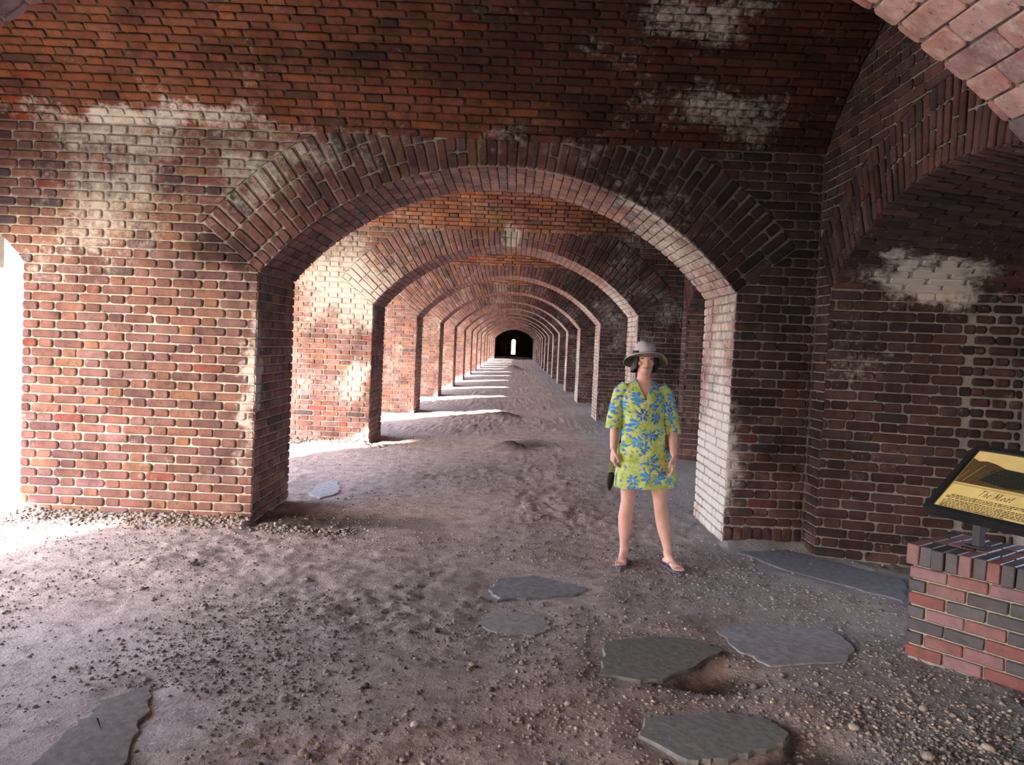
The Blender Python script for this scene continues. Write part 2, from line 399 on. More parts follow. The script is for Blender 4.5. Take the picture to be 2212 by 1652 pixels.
def cross_wall_core():
    me = arch_slab(XO, XS+.35, -.25, 4.45, AXC, AR+REC, ACZ, ZS, AH+REC, REC, TH-.004, 'y')
    bm = bmesh.new(); bm.from_mesh(me); mb = MB(); V = []
    for y in (REC, .45): V += [(XO, y, 2.12), (XO, y, 4.45), (XO-.5, y, 4.45), (XO-.5, y, 2.12+.5/.95)]
    mb.add(V, [(0, 1, 2, 3), (4, 7, 6, 5), (0, 3, 7, 4), (3, 2, 6, 7), (1, 5, 6, 2)])
    t = mb.mesh('t'); bm.from_mesh(t); bm.to_mesh(me); bm.free(); return me
def cross_wall_jobs(seed=1, fine=True):
    ra = ring_allowed(AXC, AR, ACZ, ZS, AH, RING, XO-.5, XS)
    front = clip(course_bond(XO-.5, XS, 0.0, VSPR, seed=seed), lambda v: [(max(a, wall_end(v)), b) for a, b in ra(v)])
    front = [q for q in front if not (q[0][0] > XR-.01 and q[2][1] < 2*CO+.01)]
    rs = random.Random(seed+9); x = XR
    while x < XS-.03: front.append([(x, 0), (min(x+.084, XS), 0), (min(x+.084, XS), 2*CO+rs.uniform(-.012, .0)), (x, 2*CO+rs.uniform(-.012, .0))]); x += .084
    revL = course_bond(.0, TH, 0, ZS, seed=seed+1); revR = course_bond(.0, TH, 0, ZS, seed=seed+2)
    revL = clip(revL, lambda v: [(0.0, TH)]); revR = clip(revR, lambda v: [(0.0, TH)])
    soff = clip(course_bond(.0, TH, 0, SOFF_LEN, c=.08, S=.245, bond='run', seed=seed+3), lambda v: [(0.0, TH)])
    S_, rq = ring_quads(AXC, AR, ACZ, ZS, AH, RING, 57, top=VSPR+.02, seed=seed+4)
    g = .0055
    return ([(S_front(), front, g, 0.0+.002, .009, .005)], [(S_('y', 0.0), rq, g, .004, .008, .006)],
            [(S_revL, revL, g, .0, .006, .003), (S_revR, revR, g, .0, .006, .003), (S_soff, soff, .004, .0, .005, .003)])
def vault_core(y0=-VHALF*2, x0=XO-.86, x1=XS+.3, n=36):
    V, F = [], []; a1 = math.pi-V0
    for i in range(n+1):
        a = V0+(a1-V0)*i/n; y = -VHALF+(VR+REC)*math.cos(a); z = VC+(VR+REC)*math.sin(a); V += [(x0, y, z), (x1, y, z)]
    for i in range(n): F.append((2*i, 2*i+2, 2*i+3, 2*i+1))
    return pymesh('vault', V, F)
SCY, SCH, SCR, SCZ, SCS, SCD = -2.093, 1.80, 2.885, -.119, 2.136, 1.35       # scarp recess: centre, half width, radius, circle centre, spring, depth
SCN = 1.40                                                                  # half width at the back
def scarp_core():
    return arch_slab(-SP+TH-.05, .05, -.25, 4.45, SCY, SCR+REC, SCZ, SCS, SCH+REC, XS+REC, XS+.32, 'x')
def recess_core():
    a0 = math.atan2(SCS-SCZ, SCH); n = 20; V, F = [], []; k = SCN/SCH; x0, x1 = XS+REC, XS+SCD
    rows = []
    pts = [(SCH, -.25, SCN)] + [(SCR*math.cos(a0+(math.pi-2*a0)*i/n), SCZ+SCR*math.sin(a0+(math.pi-2*a0)*i/n), None) for i in range(n+1)] + [(-SCH, -.25, -SCN)]
    for (dy, z, q) in pts:
        dy2 = dy*k; z2 = z if q is not None else SCS+(z-SCS)*k
        s = 1+REC/SCH
        V += [(x0, SCY+dy*s, z+(REC if q is None else 0)), (x1, SCY+dy2*s, z2+(REC if q is None else 0))]
    for i in range(len(pts)-1): F.append((2*i, 2*i+1, 2*i+3, 2*i+2))
    me = pymesh('recess', V, F)
    # back wall with the embrasure opening
    mb = MB(); y, z = SCY, 1.0; zt = 3.0
    for a, b in (((x1, y-2.2, -.25), (x1+1.0, y-.75, zt)), ((x1, y+.75, -.25), (x1+1.0, y+2.2, zt)), ((x1, y-.75, -.25), (x1+1.0, y+.75, .6)), ((x1, y-.75, 1.9), (x1+1.0, y+.75, zt))): mb.box(a, b)
    n0 = len(me.vertices); bm = bmesh.new(); bm.from_mesh(me); me2 = mb.mesh('b'); bm.from_mesh(me2); bm.to_mesh(me); bm.free()
    return me
def scarp_jobs(seed=20):
    allow_r = ring_allowed(SCY, SCR, SCZ, SCS, SCH, .52, -SP+TH, 0.0)
    def allow(v):
        if v <= VSPR: return allow_r(v)
        d = math.sqrt(max(VR*VR-(v-VC)**2, 0)); lo, hi = -VHALF-d, -VHALF+d
        return [(max(a, lo), min(b, hi)) for a, b in allow_r(v) if min(b, hi)-max(a, lo) > .02]
    face = clip(course_bond(-SP+TH, 0, 0, 4.12, seed=seed), allow)
    S_, rq = ring_quads(SCY, SCR, SCZ, SCS, SCH, .52, 50, seed=seed+1)
    S_face = Surf(lambda u, v: (XS, u, v), lambda u, v: (-1, 0, 0))
    dj = Vector((SCD, -(SCH-SCN), 0)).normalized()
    S_j = Surf(lambda u, v: (XS+dj.x*u, SCY+SCH+dj.y*u, v), lambda u, v: (dj.y, -dj.x, 0))
    jl = math.hypot(SCD, SCH-SCN)
    jamb = clip(course_bond(0, 1.0, 0, SCS, seed=seed+2), lambda v: [(0.0, 1.0 + (.06 if int(v/(SCS/27)) % 2 else 0))])
    jrub = clip(course_bond(1.0, jl, 0, SCS, S=.21, H=.11, seed=seed+3), lambda v: [(1.045, jl)])
    a0 = math.atan2(SCS-SCZ, SCH); k = SCN/SCH
    def Ps(u, v):
        t = u/SCD; s = 1+(k-1)*t; a = a0+v/SCR
        return (XS+u, SCY+SCR*math.cos(a)*s, SCS+(SCZ+SCR*math.sin(a)-SCS)*s)
    S_s = Surf(Ps, lambda u, v: (-.2, -math.cos(a0+v/SCR), -math.sin(a0+v/SCR)))
    soff = clip(course_bond(0, SCD, 0, SCR*(math.pi-2*a0), c=.079, bond='run', seed=seed+4), lambda v: [(0.0, SCD)])
    g = .0055
    return ([(S_face, face, g, 0.0, .007, .004), (S_('x', XS), rq, g, .003, .007, .005), (S_j, jamb, g, .0, .007, .003), (S_s, soff, g, 0, .006, .004)],
            [(S_j, jrub, .009, .014, .014, .014)])
def facade_core(hz=2.08):
    half = 2.27; R = 3.7; cz = hz-math.sqrt(R*R-half*half)
    return arch_slab(-SP+TH-.56, .56, hz, 4.45, -2.093, R, cz, hz, half, XO-.5, XO-.85, 'x')

# ------------------------------------------------------------------ the shell
def struct(name, me, mat, label=None, cat=None, parent=None):
    o = link(name, me, mat, parent)
    if parent is None: tag(o, label, cat, kind='structure')
    return o
KFIRST, KLAST = -2, 15
core_m = cross_wall_core(); vault_m = vault_core(); scarp_m = scarp_core(); recess_m = recess_core(); facade_m = facade_core(); facade_hi = facade_core(2.8)
for me_ in (core_m, scarp_m, recess_m, facade_m, facade_hi): me_.materials.append(M_MORTAR)
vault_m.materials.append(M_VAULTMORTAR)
fj, rj, sj = cross_wall_jobs(seed=1)
O1 = Vector((0, YW, 0)); O2 = Vector((0, YW+SP, 0))
vq = course_bond(XO-.5, XS, 0, 3.0, seed=40); vjobs = [(S_vault, clip(vq, lambda v: [(XO-.5, XS)]), .0055, .0, .007, .005)]
sc_jobs, sc_rub = scarp_jobs()

wall_front = struct('wall_front', core_m, None, 'brick cross wall with the nearest full arch, woman standing before it', 'wall'); wall_front.location = O1
lay(wall_front, fj, 300, mat=M_BRICK)
arch_trim = struct('trim_1', pymesh('ring', [], []), None, 'ring of radial bricks over the nearest full arch', 'arch')
def ring_back(y, d):
    V, F = [], []; n = 40
    for i in range(n+1):
        a = A0+(math.pi-2*A0)*i/n
        for r in (AR, AR+RING):
            for yy in (y, y+d): V.append((AXC+r*math.cos(a), yy, ACZ+r*math.sin(a)))
    for i in range(n):
        k = 4*i; F += [(k, k+4, k+6, k+2), (k+1, k+3, k+7, k+5), (k, k+1, k+5, k+4), (k+2, k+6, k+7, k+3)]
    return pymesh('ring', V, F)
bpy.data.objects.remove(arch_trim)
arch_trim = struct('trim_1', ring_back(REC-.003, .01), M_MORTAR, 'ring of radial bricks over the nearest full arch', 'arch'); arch_trim.location = O1
lay(arch_trim, rj, 300)
# lining of the nearest arch: jambs and soffit
lining = struct('trim_2', pymesh('lining', [(XL-REC+.003, .02, -.05), (XL-REC+.003, TH-.02, -.05), (XL-REC+.003, TH-.02, ZS), (XL-REC+.003, .02, ZS)], [(0, 1, 2, 3)]), M_MORTAR,
                'brick lining inside the nearest full arch, left and right jambs and soffit', 'arch lining'); lining.location = O1
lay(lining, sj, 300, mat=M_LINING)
ceiling = struct('ceiling', vault_m, None, 'stained brick barrel vault over the nearest bay', 'ceiling'); ceiling.location = O1
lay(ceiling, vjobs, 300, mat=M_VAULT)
wall_right = struct('wall_right', scarp_m, None, 'dark brick outer wall of the nearest bay with an arched gun recess', 'wall'); wall_right.location = O1
rec = link('recess_lining', recess_m, None, wall_right)
lay(wall_right, sc_jobs, 300); lay(wall_right, sc_rub, 0, name='broken_brickwork')
fac1 = struct('wall_left', facade_m, None, 'thin arched wall at the open left side of the nearest bay', 'wall'); fac1.location = O1

# near cross wall, overhead at the frame's upper corners
Y0, T0 = 1.40, 1.32
def near_core(): return arch_slab(XO, XS+.35, -.25, 4.45, AXC, AR+REC, ACZ, ZS, AH+REC, 0.0, T0, 'y')
wall_near = struct('wall_near', near_core(), M_MORTAR, 'near brick arch whose soffit cuts the upper corners of the view', 'wall'); wall_near.location = (0, Y0, 0)
ns = clip(course_bond(.0, T0, 0, SOFF_LEN, c=.094, S=.26, bond='run', seed=77), lambda v: [(0.0, T0)])
nr = [clip(course_bond(.0, T0, 0, ZS, seed=78+i), lambda v: [(0.0, T0)]) for i in (0, 1)]
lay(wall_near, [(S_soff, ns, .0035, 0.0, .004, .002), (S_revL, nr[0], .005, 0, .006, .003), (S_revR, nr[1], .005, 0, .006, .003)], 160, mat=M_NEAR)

# bays further along the corridor share their meshes; the second cross wall has single bricks too
fj2, rj2, sj2 = cross_wall_jobs(seed=101)
far_fr = far_vt = far_sc = None
for k in range(KFIRST, KLAST+1):
    if k in (0,): continue                                   # 0 = the nearest full arch
    off = Vector((0, YW+k*SP, 0))
    if k == -1: off = None
    if k == -2: off = Vector((0, Y0-SP, 0))
    if off is not None:
        w = struct('wall_far' if k > 0 else 'wall_back', core_m, None,
                   ('brick cross wall seen through arch number %s beyond the woman' % ['', 'one', 'two', 'three', 'four', 'five', 'six', 'seven', 'eight', 'nine', 'ten', 'eleven', 'twelve', 'thirteen', 'fourteen', 'fifteen'][k]) if k > 0 else 'brick cross wall behind the viewer', 'wall')
        w.location = off
        w['label'] = {1: 'second brick cross wall along the corridor, white lime patches on its left pier', -2: 'brick cross wall behind the viewer'}.get(k, w['label'])
        if k == 1:
            lay(w, fj2, 300, off=Vector((0, 0, 0)), mat=M_FARBRICK, octo=False)
            lay(w, rj2, 0, mat=M_FARBRICK, octo=False, name='arch_brickwork')
            far_li = lay(w, sj2, 0, mat=M_LINING, octo=False, name='lining_brickwork')
        elif k > 1:
            b = far_li.copy(); COL.objects.link(b); b.parent = w
            if far_fr is None: far_fr = lay(w, fj2+rj2, 0, mat=M_FARBRICK, octo=False)
            else:
                b = far_fr.copy(); COL.objects.link(b); b.parent = w
    vo = Vector((0, YW+k*SP, 0)) if k != -1 else Vector((0, YW-SP-.1, 0))
    c = struct('ceiling', vault_m, None, 'brick barrel vault over a bay further along the corridor' if k > 0 else 'brick barrel vault over a bay behind the viewer', 'ceiling'); c.location = vo
    s = struct('wall_right', scarp_m, None, 'brick outer wall of a bay further along the corridor' if k > 0 else 'brick outer wall of a bay behind the viewer', 'wall'); s.location = vo
    r_ = link('recess_lining', recess_m, None, s)
    if k > 0:
        if far_vt is None:
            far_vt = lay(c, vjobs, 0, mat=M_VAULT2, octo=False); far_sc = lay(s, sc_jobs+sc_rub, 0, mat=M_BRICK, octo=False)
        else:
            b = far_vt.copy(); COL.objects.link(b); b.parent = c
            b = far_sc.copy(); COL.objects.link(b); b.parent = s
        c['group'] = 'vaults along the corridor'; s['group'] = 'outer walls along the corridor'
    else: c['group'] = 'vaults behind the viewer'; s['group'] = 'outer walls behind the viewer'
    if k < KLAST-1:
        f = struct('wall_left', facade_hi, None, 'thin arched wall at the open left side of a further bay' if k > 0 else 'thin arched wall at the open left side of a bay behind the viewer', 'wall'); f.location = vo
        f['group'] = 'arched left walls along the corridor' if k > 0 else 'arched left walls behind the viewer'
# dark end room with its slit window
yE = YW+KLAST*SP+TH; yB = 97.0
mb = MB()
for a, b in (((XO-.4, yE-TH-SP, -.2), (XO, yB, 4.4)), ((XS+.3, yE, -.2), (XS+.7, yB, 4.4)), ((XO-.4, yE, 4.0), (XS+.7, yB, 4.4)),
             ((XO-.4, yB, -.2), (-.53, yB+.5, 4.4)), ((-.05, yB, -.2), (XS+.7, yB+.5, 4.4)), ((-.53, yB, -.2), (-.05, yB+.5, .34)), ((-.53, yB, 2.12), (-.05, yB+.5, 4.4)),
             ((-1.9, yB-3, -.1), (-1.15, yB, 3.4))): mb.box(a, b)
for s in (-1, 1):                                           # rounded head of the slit
    for i in range(5):
        a = math.pi/2*i/5; a2 = math.pi/2*(i+1)/5; xa = -.29+s*.24*math.cos(a); xb = -.29+s*.24*math.cos(a2)
        mb.add([(xa, yB, 1.88+.24*math.sin(a)), (xb, yB, 1.88+.24*math.sin(a2)), (xb, yB, 2.13), (xa, yB, 2.13)], [(0, 1, 2, 3)])
struct('wall_end', mb.mesh('end'), M_BRICK, 'dark end wall of the corridor with one bright slit window', 'wall')
kb = MB().box((XL-.3, yE-.3, -.1), (XS, yE-.05, .16)); struct('trim_3', kb.mesh('kerb'), M_MORTAR, 'low dark kerb across the far end of the corridor', 'kerb')
rf = MB().box((XO-.85, -13, 4.3), (XS+2.4, 98, 5.0)); struct('roof', rf.mesh('roof'), M_MORTAR, 'earth roof over the casemates', 'roof')
bk = MB().box((XO-.4, -12.6, -.2), (XS+.6, -12.2, 4.4)); struct('wall_back', bk.mesh('back'), M_BRICK, 'brick wall closing the corridor behind the viewer', 'wall')
#@@PART2
# ------------------------------------------------------------------ floor
def vnoise(x, y, seed, scale):
    r = np.random.default_rng(seed); T = r.random((257, 257)); X = (x*scale) % 256; Y = (y*scale) % 256
    i = np.floor(X).astype(int); j = np.floor(Y).astype(int); fx = X-i; fy = Y-j; fx = fx*fx*(3-2*fx); fy = fy*fy*(3-2*fy)
    return (T[i, j]*(1-fx)+T[i+1, j]*fx)*(1-fy)+(T[i, j+1]*(1-fx)+T[i+1, j+1]*fx)*fy - .5
SLAB = {  # outlines of the exposed flagstones, lift of their top above the sand
 'A': ([(-.102, 5.358), (-.031, 5.15), (.235, 5.247), (.448, 5.318), (.557, 5.458), (.466, 5.573), (.185, 5.733), (-.056, 5.614)], .002, (.20, .19, .20)),
 'B': ([(-.156, 4.696), (-.02, 4.559), (.161, 4.545), (.284, 4.675), (.251, 4.875), (.085, 4.964), (-.082, 4.889)], -.003, (.30, .255, .245)),
 'C': ([(.485, 3.999), (.667, 3.946), (.81, 3.995), (.979, 4.143), (1.192, 4.412), (1.07, 4.565), (.812, 4.577), (.552, 4.45)], .010, (.165, .155, .145)),
 'D': ([(.579, 3.379), (.754, 3.183), (.888, 3.21), (1.016, 3.274), (1.189, 3.376), (1.236, 3.472), (1.19, 3.599), (.995, 3.639), (.82, 3.598), (.639, 3.557)], .010, (.17, .165, .165)),
 'E': ([(-1.684, 2.7), (-1.30, 2.7), (-1.444, 3.205), (-1.48, 3.409), (-1.571, 3.661), (-1.703, 3.524), (-1.70, 3.343), (-1.721, 3.14)], .002, (.215, .165, .15)),
 'F': ([(-2.043, 8.377), (-1.887, 8.158), (-1.773, 8.444), (-1.806, 8.826), (-1.962, 9.243), (-2.085, 8.991)], .002, (.42, .39, .43)),
 'G': ([(1.225, 4.784), (1.294, 4.438), (1.385, 4.239), (1.846, 4.37), (1.988, 4.593), (1.968, 4.881), (1.537, 4.923)], -.002, (.285, .27, .295)),
 'H': ([(1.857, 6.653), (2.103, 6.142), (2.452, 5.724), (2.676, 5.445), (2.953, 6.031), (2.69, 6.303), (2.323, 6.813)], -.002, (.17, .17, .20)),
}
def poly_sdf(x, y, pts):
    d = np.full(x.shape, 9e9); ins = np.zeros(x.shape, bool)
    for i in range(len(pts)):
        ax, ay = pts[i-1]; bx, by = pts[i]; ex, ey = bx-ax, by-ay
        t = np.clip(((x-ax)*ex+(y-ay)*ey)/(ex*ex+ey*ey), 0, 1); d = np.minimum(d, np.hypot(x-ax-ex*t, y-ay-ey*t))
        ins ^= ((ay > y) != (by > y)) & (x < ax+(y-ay)*ex/(ey if abs(ey) > 1e-9 else 1e-9))
    return np.where(ins, -d, d)
SLAB_Z = {}
def floor_h(x, y, detail=True):
    x = np.asarray(x, float); y = np.asarray(y, float)
    h = .030*vnoise(x+40, y+3, 1, .9) + .022*vnoise(x+9, y+50, 2, 2.7)
    if detail:
        rough = np.clip(.6+1.6*vnoise(x+17, y+5, 8, .8), .12, 1.3)
        for (q, s, k) in (((1.5, 5.6), 1.0, .8), ((.7, 6.3), .7, .5)): rough += k*np.exp(-((x-q[0])**2+(y-q[1])**2)/s**2)*.3
        h += rough*(.018*vnoise(x+3, y+8, 3, 8.5) + .018*vnoise(x+31, y+2, 4, 19) + .020*np.maximum(vnoise(x+7, y+70, 5, 37), -.1))
    # banks of dirt against the piers and a small mound in the second bay
    for k in range(0, 4):
        yw = YW+k*SP
        h += .05*np.exp(-((np.maximum(0, yw-y))/.22)**2)*(x < XL)*(y <= yw+.02) + .04*np.exp(-((np.maximum(0, yw-y))/.18)**2)*(x > XR)*(y <= yw+.02)
    h += .13*np.exp(-(((x+.02)/.28)**2+((y-12.55)/.30)**2)) - .05*np.exp(-(((x-.25)/.3)**2+((y-13.1)/.3)**2)) + .05*np.exp(-(((x-.35)/.45)**2+((y-13.6)/.3)**2))
    h += .10*np.exp(-(((x+.25)/.3)**2+((y-18.2)/.4)**2)) + .25*np.exp(-(((x+.1)/.5)**2+((y-52)/1.5)**2))
    h += .03*np.exp(-(((x-2.35)/.3)**2+((y-6.85)/.15)**2))
    h = h - .012
    for key, z in SLAB_Z.items():
        d = poly_sdf(x, y, SLAB[key][0]); t = np.clip((d+.01)/.16, 0, 1); w = 1-t*t*(3-2*t)
        h = h*(1-w) + w*(z-.010+.35*np.clip(h-z, -.02, .02))
    if SLAB_Z:
        for key, cx, cy, ax, ay, dp in (('C', 1.05, 4.06, .24, .16, .075), ('D', 1.30, 3.36, .20, .17, .075), ('D', .98, 3.13, .30, .12, .05)):
            d = poly_sdf(x, y, SLAB[key][0]); h = h - dp*np.exp(-(((x-cx)/ax)**2+((y-cy)/ay)**2))*np.clip((d+.005)/.02, 0, 1)*np.clip(poly_sdf(x, y, SLAB['G'][0])/.10, 0, 1)
    return h
for _k in SLAB:
    _p = np.array(SLAB[_k][0]); _z = float(np.mean(floor_h(_p[:, 0], _p[:, 1], False))); SLAB_Z[_k] = _z
def grid_mesh(name, xs, ys, fn):
    X, Y = np.meshgrid(xs, ys); Z = fn(X, Y); nx, ny = len(xs), len(ys)
    me = bpy.data.meshes.new(name); me.vertices.add(nx*ny); me.vertices.foreach_set('co', np.stack([X, Y, Z], -1).astype(np.float32).ravel())
    i = np.arange(nx-1)[None, :]+np.arange(ny-1)[:, None]*nx; q = np.stack([i, i+1, i+nx+1, i+nx], -1).reshape(-1, 4)
    me.loops.add(q.size); me.loops.foreach_set('vertex_index', q.ravel().astype(np.int32)); me.polygons.add(len(q))
    me.polygons.foreach_set('loop_start', np.arange(0, q.size, 4, dtype=np.int32)); me.update(calc_edges=True); me.validate()
    me.polygons.foreach_set('use_smooth', np.ones(len(q), bool)); return me
ys = [2.2]
while ys[-1] < 99: ys.append(ys[-1]+.021*max(1, (ys[-1]/4.2)**1.7))
xs = np.linspace(XO-.5, 4.1, 345)
def sand(name, ca, cb, grey=True):
    m = NT(name); p = m.pos(); s = m.sep(p)
    n1 = m.noise(p, .8, 6, .6); n2 = m.noise(p, 7, 8, .72); n3 = m.noise(p, 70, 4, .7); n4 = m.noise(p, 28, 5, .7)
    c = m.mix(m.rng(n1, .35, .65), ca, cb)
    c = m.mix(1.0, c, m.ramp(n2, [(.3, (.50, .47, .45)), (.5, (1, 1, 1)), (.7, (1.28, 1.26, 1.24))]), 'MULTIPLY')
    c = m.mix(m.rng(n4, .60, .70, 0, .85), c, (.62, .59, .55, 1))
    c = m.mix(m.rng(n3, .60, .72, 0, .8), c, (.13, .115, .105, 1))
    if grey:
        c = m.mix(m.rng(m.math('ADD', s[0], m.math('MULTIPLY', n1, 1.6)), -1.6, .4, .75, 0), c, m.mix(1.0, c, (1.32, 1.32, 1.36, 1), 'MULTIPLY'))      # brighter towards the open side, daylight put into the sand colour
    if grey:  # grey crust towards the sea side, bluish sky light in its colour
        c = m.mix(m.rng(m.math('ADD', m.math('MULTIPLY', m.rng(s[0], .2, 2.4, 0, .5), 1.0), m.math('MULTIPLY', m.noise(p, 2.3, 6, .7), .7)), .45, .8, 0, .7), c, (.29, .285, .30, 1))
        earth_shade = masks(m, m.vmath('ADD', p, m.vmath('SCALE', m.vmath('SUBTRACT', m.noise(p, 4, 5, .6, col=True), (.5, .5, .5)), sc=.5)),
                     [((-1.5, 7.15, 0), (1.0, .42, .5), .9), ((-.05, 12.5, .1), (.35, .35, .5), .95), ((.35, 13.3, 0), (.5, .4, .5), .9), ((-.25, 18.2, 0), (.5, .5, .5), .9), ((-.1, 52, 0), (.6, 2, 1), .8),  # painted shade beside the left pier, then dark earth of the mounds
                      ((1.3, 3.2, 0), (1.7, .9, .5), .22), ((1.06, 4.06, 0), (.26, .18, .3), .8), ((1.32, 3.34, 0), (.26, .22, .3), .75)])  # broad darker patch near right, then earth and painted shade by the slabs
        c = m.mix(earth_shade, c, (.065, .052, .045, 1))
    m.l(c, m.b.inputs['Base Color']); m.b.inputs['Roughness'].default_value = .95; m.b.inputs['Specular IOR Level'].default_value = .15
    m.bump(m.math('ADD', m.math('MULTIPLY', n3, .8), m.math('MULTIPLY', n4, 1.3)), 1.0, .016)
    return m.m
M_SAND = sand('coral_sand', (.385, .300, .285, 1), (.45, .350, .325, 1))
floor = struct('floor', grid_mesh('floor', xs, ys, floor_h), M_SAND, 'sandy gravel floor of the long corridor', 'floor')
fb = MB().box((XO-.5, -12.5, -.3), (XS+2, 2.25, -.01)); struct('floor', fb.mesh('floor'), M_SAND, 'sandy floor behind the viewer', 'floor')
M_OUT = sand('parade_ground', (.50, .45, .36, 1), (.42, .41, .27, 1), grey=False)
gd = MB().box((-160, -160, -.6), (XO-.45, 260, -.05)); struct('ground', gd.mesh('ground'), M_OUT, 'bright sandy parade ground outside the left openings', 'ground')
M_SEA = plain('sea_water', (.05, .12, .15), .12, .2, .5)
se = MB().box((XS+2.2, -160, -2.0), (200, 260, -1.2)); struct('sea', se.mesh('sea'), M_SEA, 'sea outside the gun embrasures', 'sea')
sx = MB().box((-160, 98, -.6), (200, 260, -.3)); struct('ground', sx.mesh('ground'), M_OUT, 'ground beyond the far slit window', 'ground')

M_SLABS = {}
for key, (pts, lift, col) in SLAB.items():
    cx = sum(p[0] for p in pts)/len(pts); cy = sum(p[1] for p in pts)/len(pts); rr = random.Random(key); fine = []
    for i in range(len(pts)):                                       # ragged broken edge
        a, b = pts[i], pts[(i+1) % len(pts)]
        for t in (0, .2, .4, .6, .8): jt = .010 if key in 'CD' else .017; fine.append((a[0]+(b[0]-a[0])*t+rr.uniform(-jt, jt), a[1]+(b[1]-a[1])*t+rr.uniform(-jt, jt)))
    z0 = SLAB_Z[key]
    n = len(fine); V = [((x-cx)*.93, (y-cy)*.93, -.12) for x, y in fine]
    V += [(x-cx, y-cy, z0+lift-.010) for x, y in fine]
    V += [((x-cx)*.975, (y-cy)*.975, z0+lift) for x, y in fine]
    V += [((x-cx)*.6, (y-cy)*.6, z0+lift+.001) for x, y in fine] + [(0, 0, z0+lift+.001)]
    F = []
    for r in range(3): F += [(r*n+k, r*n+(k+1) % n, (r+1)*n+(k+1) % n, (r+1)*n+k) for k in range(n)]
    F += [(3*n+k, 3*n+(k+1) % n, 4*n) for k in range(n)]
    mt = plain('flagstone_'+key.lower(), col, .9, .28, 22, .5)
    o = link('flagstone', pymesh('flagstone', V, F), mt, floor); o.location = (cx, cy, 0)

# gravel: tens of thousands of pebbles nobody could count, and the larger loose stones one by one
def ico(sub):
    bm = bmesh.new(); bmesh.ops.create_icosphere(bm, subdivisions=sub, radius=1); v = np.array([x.co[:] for x in bm.verts]); f = np.array([[x.index for x in q.verts] for q in bm.faces]); bm.free(); return v, f
IV, IF = ico(1)
def pebbles(n, seed, box, size, pw=1.0, dens=None):
    r = np.random.default_rng(seed); out = np.empty((0, 2))
    while len(out) < n:
        p = np.stack([r.uniform(box[0], box[1], n), (r.uniform(box[3]**-pw, box[2]**-pw, n) if pw else r.uniform(box[2], box[3], n))], -1)
        if pw: p[:, 1] = p[:, 1]**(-1/pw)
        d = np.clip(.45+1.6*vnoise(p[:, 0]+5, p[:, 1]+9, 21, 1.1), .05, 1) if dens is None else dens(p)
        p = p[r.random(n) < d]; out = np.concatenate([out, p])
    p = out[:n]; s = size[0]*(size[1]/size[0])**(r.random(n)**2.2)
    V = IV[None]*(1+r.uniform(-.35, .35, (n, len(IV), 1)))*s[:, None, None]*np.stack([r.uniform(.8, 1.4, n), r.uniform(.8, 1.4, n), r.uniform(.5, .85, n)], -1)[:, None]
    z = floor_h(p[:, 0], p[:, 1]); V[:, :, 0] += p[:, 0:1]; V[:, :, 1] += p[:, 1:2]; V[:, :, 2] += (z+s*.25)[:, None]
    F = IF[None]+(np.arange(n)*len(IV))[:, None, None]
    return V.reshape(-1, 3), F.reshape(-1, 3), np.repeat(r.random(n), len(IV))
def in_hole(p):
    k = np.ones(len(p))
    for pts, _, _ in SLAB.values():
        c = np.mean(pts, 0); d = max(np.hypot(*(np.array(q)-c)) for q in pts); k = np.where(np.hypot(*(p-c).T) < d*.72, .04, k)
    k = np.where((p[:, 0] > XS+.1), .2, k); k = np.where((p[:, 0] < XL) & (p[:, 1] > YW), 0, k); return k
base_d = lambda p: np.clip(.5+1.7*vnoise(p[:, 0]+5, p[:, 1]+9, 21, 1.1), .06, 1)*in_hole(p)
bank = lambda p: np.exp(-((YW-p[:, 1]-.12)/.16)**2)*(p[:, 1] < YW)+.0
corner = lambda p: np.exp(-(((p[:, 0]-1.9)/.5)**2+((p[:, 1]-3.4)/.45)**2))
sets = [pebbles(24000, 31, (XO, 3.4, 2.9, 14), (.003, .0125), 1.0, base_d), pebbles(1800, 32, (XO, XL+.9, YW-.7, YW), (.006, .022), 0, bank),
        pebbles(1500, 33, (1.0, 2.9, 2.9, 4.6), (.004, .014), 0, corner), pebbles(1200, 34, (.7, 2.7, 5.2, 6.6), (.004, .014), 0, lambda p: .8*in_hole(p)),
        pebbles(500, 35, (XO, XL+.3, YW+SP-.5, YW+SP), (.008, .03), 0, lambda p: np.exp(-((YW+SP-p[:, 1]-.1)/.14)**2)*(p[:, 1] < YW+SP))]
Vs, Fs, Rs, n0 = [], [], [], 0
for v, f, r in sets: Vs.append(v); Fs.append(f+n0); Rs.append(r); n0 += len(v)
Vs = np.concatenate(Vs); Fs = np.concatenate(Fs); Rs = np.concatenate(Rs)
me = bpy.data.meshes.new('gravel'); me.vertices.add(len(Vs)); me.vertices.foreach_set('co', Vs.astype(np.float32).ravel())
me.loops.add(Fs.size); me.loops.foreach_set('vertex_index', Fs.ravel().astype(np.int32)); me.polygons.add(len(Fs))
me.polygons.foreach_set('loop_start', np.arange(0, Fs.size, 3, dtype=np.int32)); me.update(calc_edges=True)
at_ = me.attributes.new('rnd', 'FLOAT', 'POINT'); at_.data.foreach_set('value', Rs.astype(np.float32))
